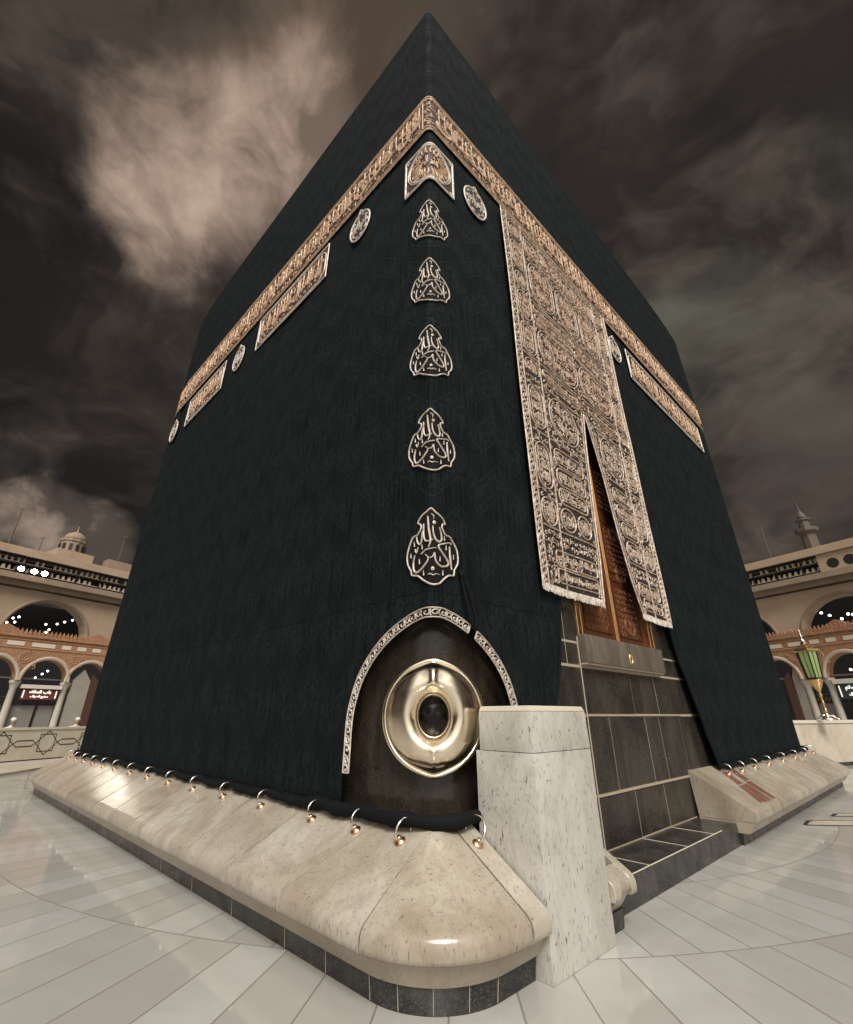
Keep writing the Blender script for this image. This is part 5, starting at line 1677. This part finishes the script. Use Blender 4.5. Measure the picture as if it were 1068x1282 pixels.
def mosque(A, d, name_label, tr, big_centres, half, zs, rise, arcade_A, arcade_d, arcades, side):
    xf = plane_xf(A, d)
    hall = empty('mosque_wing', (A[0], A[1], 0), name_label, 'mosque')
    t0, t1 = tr
    mb = MB()
    wall_with_arches(mb, xf, t0, t1, 0.0, 11.0, [(c, zs, half, rise, 5.0) for c in big_centres], 1.2)
    mb.build('front_wall', 'mosque_stone', hall, recalc=False)
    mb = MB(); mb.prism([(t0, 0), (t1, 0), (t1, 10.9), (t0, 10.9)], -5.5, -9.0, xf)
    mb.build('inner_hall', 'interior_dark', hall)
    for c in big_centres:
        mb = MB(xf)
        o_ = arch_pts(c, zs, half+0.14, rise+0.14, 24)
        mb.stroke(o_, 0.26, 0.10, 0.003)
        mb.build('arch_moulding', 'mosque_trim', hall)
    # overhanging gallery, its shadowed underside, balusters and coping
    mb = MB(); mb.prism([(t0, 11.55), (t1, 11.55), (t1, 12.0), (t0, 12.0)], 0.9, -0.5, xf)
    mb.prism([(t0, 11.15), (t1, 11.15), (t1, 11.548), (t0, 11.548)], 0.45, -0.5, xf)
    mb.build('cornice', 'mosque_trim', hall)
    mb = MB(); mb.prism([(t0, 12.001), (t1, 12.001), (t1, 13.3), (t0, 13.3)], -0.1, -0.5, xf)
    mb.build('gallery_back', 'dark_metal', hall)  # dark colour put in for the shade of the gallery recess
    mb = MB()
    for zz in (12.25, 12.95):
        t = t0+0.4
        while t < t1:
            w = RND.uniform(0.16, 0.26)
            if RND.random() < 0.85:
                mb.prism([(t, zz), (t+w, zz), (t+w*0.8, zz+RND.uniform(0.28, 0.42)), (t+w*0.15, zz+0.38)], 0.35, 0.12, xf)
            t += 0.42
    for zz in (12.25, 12.95): mb.prism([(t0+0.4, zz), (t1, zz), (t1, zz+0.05), (t0+0.4, zz+0.05)], 0.34, 0.13, xf)
    t = t0+0.4
    while t < t1: mb.prism([(t, 12.31), (t+0.07, 12.31), (t+0.07, 12.94), (t, 12.94)], 0.30, 0.2, xf); t += 2.1
    bal = mb.build('balustrade', 'pale_stone', hall)
    mb = MB()
    for zz in (12.1, 12.78, 13.42): mb.prism([(t0, zz), (t1, zz), (t1, zz+0.09), (t0, zz+0.09)], 0.5, 0.02, xf)
    t = t0
    while t < t1:
        mb.prism([(t, 12.0), (t+0.1, 12.0), (t+0.1, 13.4), (t, 13.4)], 0.40, 0.36, xf); t += 1.9
    mb.build('gallery_rail', 'dark_metal', hall)
    mb = MB(); mb.prism([(t0, 13.511), (t1, 13.511), (t1, 13.95), (t0, 13.95)], 0.75, -3.0, xf)
    mb.prism([(t0, 13.951), (t1, 13.951), (t1, 14.25), (t0, 14.25)], 0.35, -3.0, xf)
    mb.build('parapet', 'mosque_stone', hall)
    # the lower arcade in front
    ax = plane_xf(arcade_A, arcade_d)
    arc = empty('arcade', (arcade_A[0], arcade_A[1], 0), arcades['label'], 'arcade')
    a0, a1 = arcades['range']
    mb = MB()
    wall_with_arches(mb, ax, a0, a1, 3.45, 6.0, [(c, 3.46, arcades['half'], arcades['half']*1.08, 3.45) for c in arcades['centres']], 0.7)
    mb.build('arch_wall', 'arcade_stone', arc, recalc=False)
    mb = MB(ax)
    for c in arcades['centres']:
        mb.stroke(arch_pts(c, 3.46, arcades['half']+0.11, arcades['half']*1.08+0.11, 20), 0.20, 0.05, 0.003)
    mb.build('arch_moulding', 'pale_stone', arc)
    t = a0
    while t < a1-0.3:                                  # pale inset tablets over the arches
        mb = MB(); w = RND.choice((0.5, 0.85, 1.2))
        mb.prism([(t, 5.40), (t+w, 5.40), (t+w, 5.64), (t, 5.64)], 0.03, -0.02, ax); t += w+0.38
        mb.build('wall_tablet', 'pale_edge', arc)
    for c in arcades['columns']:                        # carved rosettes between the arches
        mb = MB(ax)
        for r_ in (0.30, 0.18):
            mb.stroke([(c+r_*cos(2*pi*k/16), 4.75+r_*sin(2*pi*k/16)) for k in range(16)], 0.07, 0.04, 0.003, True)
        for k in range(14):
            add_motif(mb, c+RND.uniform(-0.55, 0.55), 4.3+RND.uniform(-0.2, 0.95), 0.3, RND.uniform(0, 6), RND.choice((0, 1, 3)), 0.05, 0.03, 0.003)
        mb.build('carved_rosette', 'arcade_relief', arc)
    mb = MB(ax)
    mb.stroke([(a0, 5.28), (a1, 5.28)], 0.07, 0.05, 0.003); mb.stroke([(a0, 5.76), (a1, 5.76)], 0.07, 0.05, 0.003)
    mb.build('string_course', 'arcade_relief', arc)
    mb = MB()
    mb.prism([(a0, 5.92), (a1, 5.92), (a1, 6.06), (a0, 6.06)], 0.12, -0.8, ax)
    t = a0
    while t < a1:                                       # leaf-shaped cresting
        mb.prism([(t, 6.05), (t+0.16, 6.05), (t+0.17, 6.2), (t+0.08, 6.42), (t-0.01, 6.2)], 0.06, 0.0, ax); t += 0.22
    for c in arcades['centres'][::2]:                   # low gables of the little domes behind
        mb.prism([(c-1.2, 6.05), (c+1.2, 6.05), (c+0.5, 6.42), (c, 6.66), (c-0.5, 6.42)], -0.3, -0.9, ax)
    mb.build('cresting', 'arcade_stone', arc)
    for tcol in arcades['columns']:
        mb = MB(); mb.smooth = True
        p = Vector(ax(tcol, 0, -0.35))
        mb.lathe([(0.30, 0), (0.30, 0.18), (0.23, 0.22), (0.20, 0.30), (0.185, 1.8), (0.17, 3.0), (0.19, 3.05), (0.27, 3.30), (0.30, 3.32), (0.30, 3.45)], 14, p)
        o = mb.build('column', 'column_marble', arc); smooth_angle(o, 40)
    mb = MB()
    mb.tube([ax(a0, 3.58, -0.3), ax(a1, 3.58, -0.3)], 0.045, 6)
    mb.build('tie_rod', 'steel', arc)
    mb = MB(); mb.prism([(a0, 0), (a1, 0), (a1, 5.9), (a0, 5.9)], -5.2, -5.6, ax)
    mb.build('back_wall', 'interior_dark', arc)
    for pa, pb, z0, z1 in arcades['panels']:
        mb = MB(); mb.prism([(pa, z0), (pb, z0), (pb, z1), (pa, z1)], -0.55, -0.75, ax)
        mb.build('grey_screen', 'grey_panel', arc)
    mb = MB(ax)                                         # lattice rail between the columns
    t = a0
    while t < a1:
        mb.stroke([(t, 2.14), (t+0.2, 2.52)], 0.05, 0.03, -0.5); mb.stroke([(t+0.2, 2.14), (t, 2.52)], 0.05, 0.03, -0.5); t += 0.2
    mb.stroke([(a0, 2.12), (a1, 2.12)], 0.06, 0.04, -0.5); mb.stroke([(a0, 2.54), (a1, 2.54)], 0.06, 0.04, -0.5)
    mb.build('lattice_rail', 'dark_metal', arc)
    if 'door' in arcades:
        mb = MB()
        for pa, pb in arcades['door']:
            mb.prism([(pa, 0), (pb, 0), (pb, 3.6), ((pa+pb)/2, 4.3), (pa, 3.6)], -0.2, -0.5, ax)
        mb.build('tall_door', 'grey_stone', arc)
        mb = MB()
        for pa, pb in arcades['door']:
            mb.prism([(pb+0.03, 0), (pb+0.45, 0), (pb+0.45, 3.6), (pb+0.03, 4.0)], -0.1, -0.5, ax)
        mb.build('brown_pilaster', 'brown_panel', arc)
    return xf, ax

lxf, lax = mosque((-34, 34.7), (.516, .857), 'tan stone mosque wing with big dark arch left of the cube', (-14, 22), [-3.9, 4.35, 12.6], 2.95, 7.55, 2.85,
    (-25.3, 27.3), (.55, .835), dict(label='red brown arcade with arches and columns below the left mosque wing', range=(-9, 13), half=1.15,
    centres=[-4.92, -2.32, 0.30, 2.92, 5.30, 8.12, 10.7], columns=[-6.2, -3.6, -1.0, 1.62, 4.22, 6.75, 9.4], panels=[(1.75, 3.05, 0, 2.12), (3.25, 4.05, 0, 2.12), (-0.8, 1.4, 0, 2.12), (-3.4, -1.2, 0, 2.12)], door=[(4.55, 5.55)]), -1)
rxf, rax = mosque((33.6, 34.2), (-.5, .866), 'tan stone mosque wing with round windows right of the cube', (-14, 20), [-6.6, 1.55, 9.8], 3.15, 7.2, 3.0,
    (24.4, 26.3), (-.4, .917), dict(label='sandy arcade with arches behind the lantern', range=(-9, 12), half=1.18,
    centres=[-4.3, -1.7, 0.92, 4.75, 7.4, 10.0], columns=[-5.6, -3.0, -0.4, 2.22, 3.45, 6.1, 8.7], panels=[(2.5, 3.3, 0, 2.6), (-0.3, 1.0, 0, 2.05)], door=[(3.62, 4.1)]), 1)
# round windows high on the right wing
for k, t in enumerate((0.95, -0.55)):
    p = MB(); p.prism([(t+0.42*cos(2*pi*i/20), 12.45+0.42*sin(2*pi*i/20)) for i in range(20)], 0.62, 0.5, rxf)
mb = MB(); mb.prism([(-6, 12.001), (1.9, 12.001), (1.9, 13.49), (-6, 13.49)], 0.56, 0.02, rxf)
pan = mb.build('parapet_panel', 'mosque_stone'); tag(pan, 'plain parapet panel with two round dark windows at the right edge', 'parapet')
for t in (0.95, -0.15):
    mb = MB(); mb.prism([(t+0.40*cos(2*pi*i/20), 12.62+0.40*sin(2*pi*i/20)) for i in range(20)], 0.575, 0.50, rxf)
    mb.build('round_window', 'interior_dark', pan)

# lamps glowing inside the arches
for t, z in ((2.35, 8.9), (2.05, 8.5), (1.75, 8.25), (2.7, 9.05), (2.55, 8.6), (4.7, 8.75), (5.05, 8.35), (5.5, 8.9), (6.0, 9.15), (6.55, 9.4), (4.9, 8.1)):
    lamp_in(lxf, t, z, -1.6, 0.085, 'small white lamp glowing inside the big dark arch on the left', 'lamps in the left arch')
for t, z in ((3.6, 9.3), (3.1, 9.0), (1.9, 8.9), (1.6, 8.8), (1.0, 9.1), (2.4, 8.6), (0.5, 9.4)):
    lamp_in(rxf, t, z, -1.6, 0.10, 'small white lamp glowing inside the big dark arch on the right', 'lamps in the right arch')
for t, z in ((3.35, 4.0), (3.05, 3.75), (3.6, 4.2)):
    lamp_in(lax, t, z, -2.0, 0.06, 'small white lamp glowing inside the low arch on the left', 'lamps in the left arcade')
for t, z in ((1.75, 3.95), (1.45, 3.8), (1.0, 3.75)):
    lamp_in(rax, t, z, -2.0, 0.07, 'small white lamp glowing inside the low arch on the right', 'lamps in the right arcade')

# floodlights on the left gallery
FL = ['leftmost of the three bright floodlights on the left parapet', 'middle of the three bright floodlights on the left parapet', 'rightmost of the three bright floodlights on the left parapet']
for lab, (t, z) in zip(FL, ((0.95, 12.33), (1.85, 12.33), (2.55, 12.33))):
    base = Vector(lxf(t, 12.0, 0.72))
    root = empty('floodlight', tuple(base), lab, 'floodlight', 'floodlights on the left parapet')
    mb = MB(); mb.prism([(t-0.36, z-0.22), (t+0.36, z-0.22), (t+0.36, z+0.24), (t-0.36, z+0.24)], 0.95, 0.70, lxf)
    o = mb.build('housing', 'dark_metal', root); bevel(o, 0.03, 1)
    mb = MB(); mb.prism([(t+0.21*cos(2*pi*k/14), z+0.01+0.19*sin(2*pi*k/14)) for k in range(14)], 0.965, 0.951, lxf)
    mb.build('lens', 'flood_white', root)
    mb = MB(); mb.prism([(t-0.05, 12.002), (t+0.05, 12.002), (t+0.05, z-0.21), (t-0.05, z-0.21)], 0.86, 0.78, lxf)
    mb.build('bracket', 'dark_metal', root)

# display boards hanging in the arcades
def board(xf, t0, t1, z0, z1, ground, text1, text2, label, head):
    root = empty('display_board', tuple(xf((t0+t1)/2, z0, -0.3)), label, 'sign')
    mb = MB(); mb.prism([(t0, z0), (t1, z0), (t1, z1), (t0, z1)], -0.15, -0.28, xf)
    mb.build('panel', ground, root)
    mb = MB(); mb.prism([(t0-0.12, z1+0.005), (t1+0.12, z1+0.005), (t1+0.12, z1+head), (t0-0.12, z1+head)], -0.05, -0.35, xf)
    mb.build('header', 'white_panel', root)
    mb = MB(lambda a, b, c: xf(a, b, c))
    w = t1-t0; hgt = z1-z0
    # the two wings mirror each other: letters must read left to right for the viewer
    f = (lambda a: a) if xf(1, 0, 0)[0] > xf(0, 0, 0)[0] else (lambda a: t0+t1-a)
    mb.xf = lambda a, b, c: xf(f(a), b, c)
    add_text(mb, text1, t0+w*0.2, t1-w*0.2, z0+hgt*0.52, z0+hgt*0.88, -0.145, 0.01, 0.05)
    add_text(mb, text2, t0+w*0.25, t1-w*0.25, z0+hgt*0.12, z0+hgt*0.42, -0.145, 0.01, 0.05)
    mb.build('lettering', 'sign_white', root)
    for s_ in (t0+0.06, t1-0.12):
        mb = MB(); mb.prism([(s_, z0+0.1), (s_+0.06, z0+0.1), (s_+0.06, z1-0.1), (s_, z1-0.1)], -0.14, -0.149, xf)
        mb.build('side_mark', 'sign_white', root)
board(lax, 2.05, 3.90, 2.40, 3.02, 'red_panel', 'باب الملك', 'مخرج الطواف', 'red board with white lettering under a pale header in the left arcade', 0.22)
board(rax, 0.0, 1.85, 2.30, 3.10, 'green_panel', 'باب السلام', 'مدخل المطاف', 'dark board with white lettering under a pale header in the right arcade', 0.25)

# ------------------------------------------------------------------ minarets, dome, masts beyond
def minaret(xf, t, o, z0, label, s=1.0):
    p = Vector(xf(t, z0, o))
    root = empty('minaret', tuple(p), label, 'minaret')
    mb = MB()
    mb.lathe([(1.0*s, 0), (0.92*s, 3.0*s), (1.0*s, 3.05*s), (1.45*s, 3.4*s), (1.5*s, 3.55*s), (1.5*s, 3.95*s), (1.35*s, 3.97*s)], 8, p)
    mb.build('shaft', 'dimmed_stone', root)
    mb = MB()
    mb.lathe([(0.72*s, 3.97*s), (0.70*s, 5.2*s), (0.95*s, 5.35*s), (0.95*s, 5.6*s), (0.62*s, 5.65*s)], 8, p)
    mb.build('upper_stage', 'dimmed_stone', root)
    mb = MB(); mb.smooth = True
    mb.lathe([(0.60*s, 5.65*s), (0.62*s, 6.0*s), (0.42*s, 6.5*s), (0.16*s, 7.0*s), (0.08*s, 7.4*s), (0.02*s, 8.6*s)], 12, p)
    mb.build('cap', 'dimmed_stone', root, smooth=True)
minaret(rxf, 2.55, -1.6, 14.25, 'slim pale minaret rising behind the right mosque wing', 0.57)
# small domed turret on the left roof
p = Vector(lxf(4.72, 14.25, -1.6))
tur = empty('domed_turret', tuple(p), 'brown drum and dome above the left roof line', 'dome')
mb = MB(); mb.prism([(3.3, 14.251), (6.2, 14.251), (6.2, 15.15), (3.3, 15.15)], -0.4, -2.9, lxf); mb.build('base_block', 'mosque_stone', tur)
mb = MB(); mb.lathe([(0.98, 15.15), (0.98, 16.15), (1.08, 16.2), (1.08, 16.4), (0.95, 16.42)], 12, (p.x, p.y, 0)); mb.build('drum', 'mosque_trim', tur)
mb = MB(); mb.smooth = True
mb.lathe([(0.92, 16.42), (0.88, 16.65), (0.70, 16.98), (0.35, 17.22), (0.08, 17.30), (0.02, 17.9)], 16, (p.x, p.y, 0)); mb.build('dome', 'mosque_trim', tur, smooth=True)
for k in range(12):
    a = 2*pi*k/12
    mb = MB(); mb.box((p.x+0.985*cos(a), p.y+0.985*sin(a), 15.62), (0.12, 0.22, 0.55), (Vector((cos(a), sin(a), 0)), Vector((-sin(a), cos(a), 0)), Vector((0, 0, 1))))
    mb.build('drum_window', 'interior_dark', tur)
def mast(xf, t, o, z0, z1, r, label):
    a, b = Vector(xf(t, z0, o)), Vector(xf(t, z1, o))
    mb = MB(); mb.tube([a, b], [r, r*0.6], 8)
    mb.tube([b-Vector((0.25, 0, 0.1)), b+Vector((0.25, 0, -0.1))], 0.03, 5)
    ob = mb.build('mast', 'dimmed_stone', origin=tuple(a)); tag(ob, label, 'mast')
mast(lxf, 0.35, -2, 14.0, 18.2, 0.09, 'thin tall mast on the roof at the far left edge')
mast(lxf, 2.2, -1.0, 14.0, 15.9, 0.05, 'short aerial mast between the left edge and the dome')
mast(lxf, 9.0, -2, 14.0, 18.5, 0.06, 'thin mast between the dome and the black cloth')
mast(rxf, 6.0, -2, 14.0, 18.0, 0.06, 'thin mast on the right roof beside the black cloth')
mb = MB(); mb.prism([(7.4, 14.251), (10.5, 14.251), (10.5, 15.2), (7.4, 15.2)], -0.2, -1.2, lxf)
o = mb.build('roof_cabin', 'mosque_trim'); tag(o, 'low dark cabin on the left roof next to the black cloth', 'cabin')

# ------------------------------------------------------------------ seated people behind the star wall
def person(pos, face, label, seed):
    r = random.Random(seed)
    P = Vector(pos)
    f = Vector((cos(face), sin(face), 0)); s = Vector((-f.y, f.x, 0)); u = Vector((0, 0, 1))
    def J(a, b, c): return P + f*a + s*b + u*c
    j = [J(0, 0, 0.52), J(0.02, 0, 0.78), J(0.03, 0, 1.0), J(0.035, 0, 1.10), J(0.06, 0, 1.17), J(0.07, 0, 1.28), J(0.065, 0, 1.35),
         J(0.0, 0.10, 0.50), J(0.40, 0.12, 0.50), J(0.42, 0.12, 0.10), J(0.55, 0.13, 0.06),
         J(0.0, -0.10, 0.50), J(0.40, -0.12, 0.50), J(0.42, -0.12, 0.10), J(0.55, -0.13, 0.06),
         J(0.03, 0.19, 1.02), J(0.06, 0.24, 0.76), J(0.30, 0.16, 0.62), J(0.37, 0.15, 0.60),
         J(0.03, -0.19, 1.02), J(0.06, -0.24, 0.76), J(0.30, -0.16, 0.62), J(0.37, -0.15, 0.60)]
    e = [(0, 1), (1, 2), (2, 3), (3, 4), (4, 5), (5, 6), (0, 7), (7, 8), (8, 9), (9, 10), (0, 11), (11, 12), (12, 13), (13, 14), (2, 15), (15, 16), (16, 17), (17, 18), (2, 19), (19, 20), (20, 21), (21, 22)]
    rad = [0.15, 0.14, 0.15, 0.07, 0.055, 0.095, 0.08, 0.10, 0.075, 0.05, 0.04, 0.10, 0.075, 0.05, 0.04, 0.07, 0.05, 0.035, 0.035, 0.07, 0.05, 0.035, 0.035]
    me = bpy.data.meshes.new('person'); me.from_pydata([tuple(v-P) for v in j], e, [])
    ob = bpy.data.objects.new('person', me); COL.objects.link(ob); ob.location = P
    md = ob.modifiers.new('skin', 'SKIN')
    for i, v in enumerate(me.skin_vertices[0].data):
        v.radius = (rad[i], rad[i]); v.use_root = (i == 0)
    sub = ob.modifiers.new('subd', 'SUBSURF'); sub.levels = 1; sub.render_levels = 1
    bpy.context.view_layer.update()
    dg = bpy.context.evaluated_depsgraph_get()
    m2 = bpy.data.meshes.new_from_object(ob.evaluated_get(dg))
    ob.modifiers.clear(); ob.data = m2
    m2.materials.clear(); m2.materials.append(MATS['white_robe']); m2.materials.append(MATS['skin'])
    for pl in m2.polygons:
        pl.use_smooth = True
        pl.material_index = 1 if (pl.center.z > 1.14) else 0
    ob['_loc'] = tuple(P)
    tag(ob, label, 'person', 'people seated behind the star wall')
    mb = MB(); mb.smooth = True
    mb.ball((P.x+f.x*0.045, P.y+f.y*0.045, 1.345), (0.102, 0.085), 12, 8)
    mb.build('head_cloth' if r.random() < 0.5 else 'hair', 'white_robe' if r.random() < 0.6 else 'dark_hair', ob, smooth=True)
    mb = MB(); mb.span((P.x-0.2, P.y-0.2, 0.0), (P.x+0.2, P.y+0.2, 0.40))
    st = mb.build('stool', 'grey_panel', origin=(P.x, P.y, 0)); bevel(st, 0.02, 1)
    return ob, st
pl_ = [(-17.2, 18.9, 'seated person in white behind the star wall, at the far left edge', 'low grey stool under the person at the far left edge'),
       (-16.6, 19.9, 'seated person in white behind the star wall, second from the left', 'low grey stool under the second person from the left'),
       (-16.0, 22.7, 'seated person in white behind the star wall, beside the pale column', 'low grey stool under the person beside the pale column'),
       (-15.6, 23.9, 'seated person in white behind the star wall, next to the black cloth', 'low grey stool under the person next to the black cloth')]
for i, (x, y, lab, lab2) in enumerate(pl_):
    a, b = person((x, y, 0), atan2(10-y, 0-x)+0.5, lab, i+2)
    tag(b, lab2, 'stool', 'stools behind the star wall')

for o in bpy.data.objects:
    if '_loc' in o: del o['_loc']
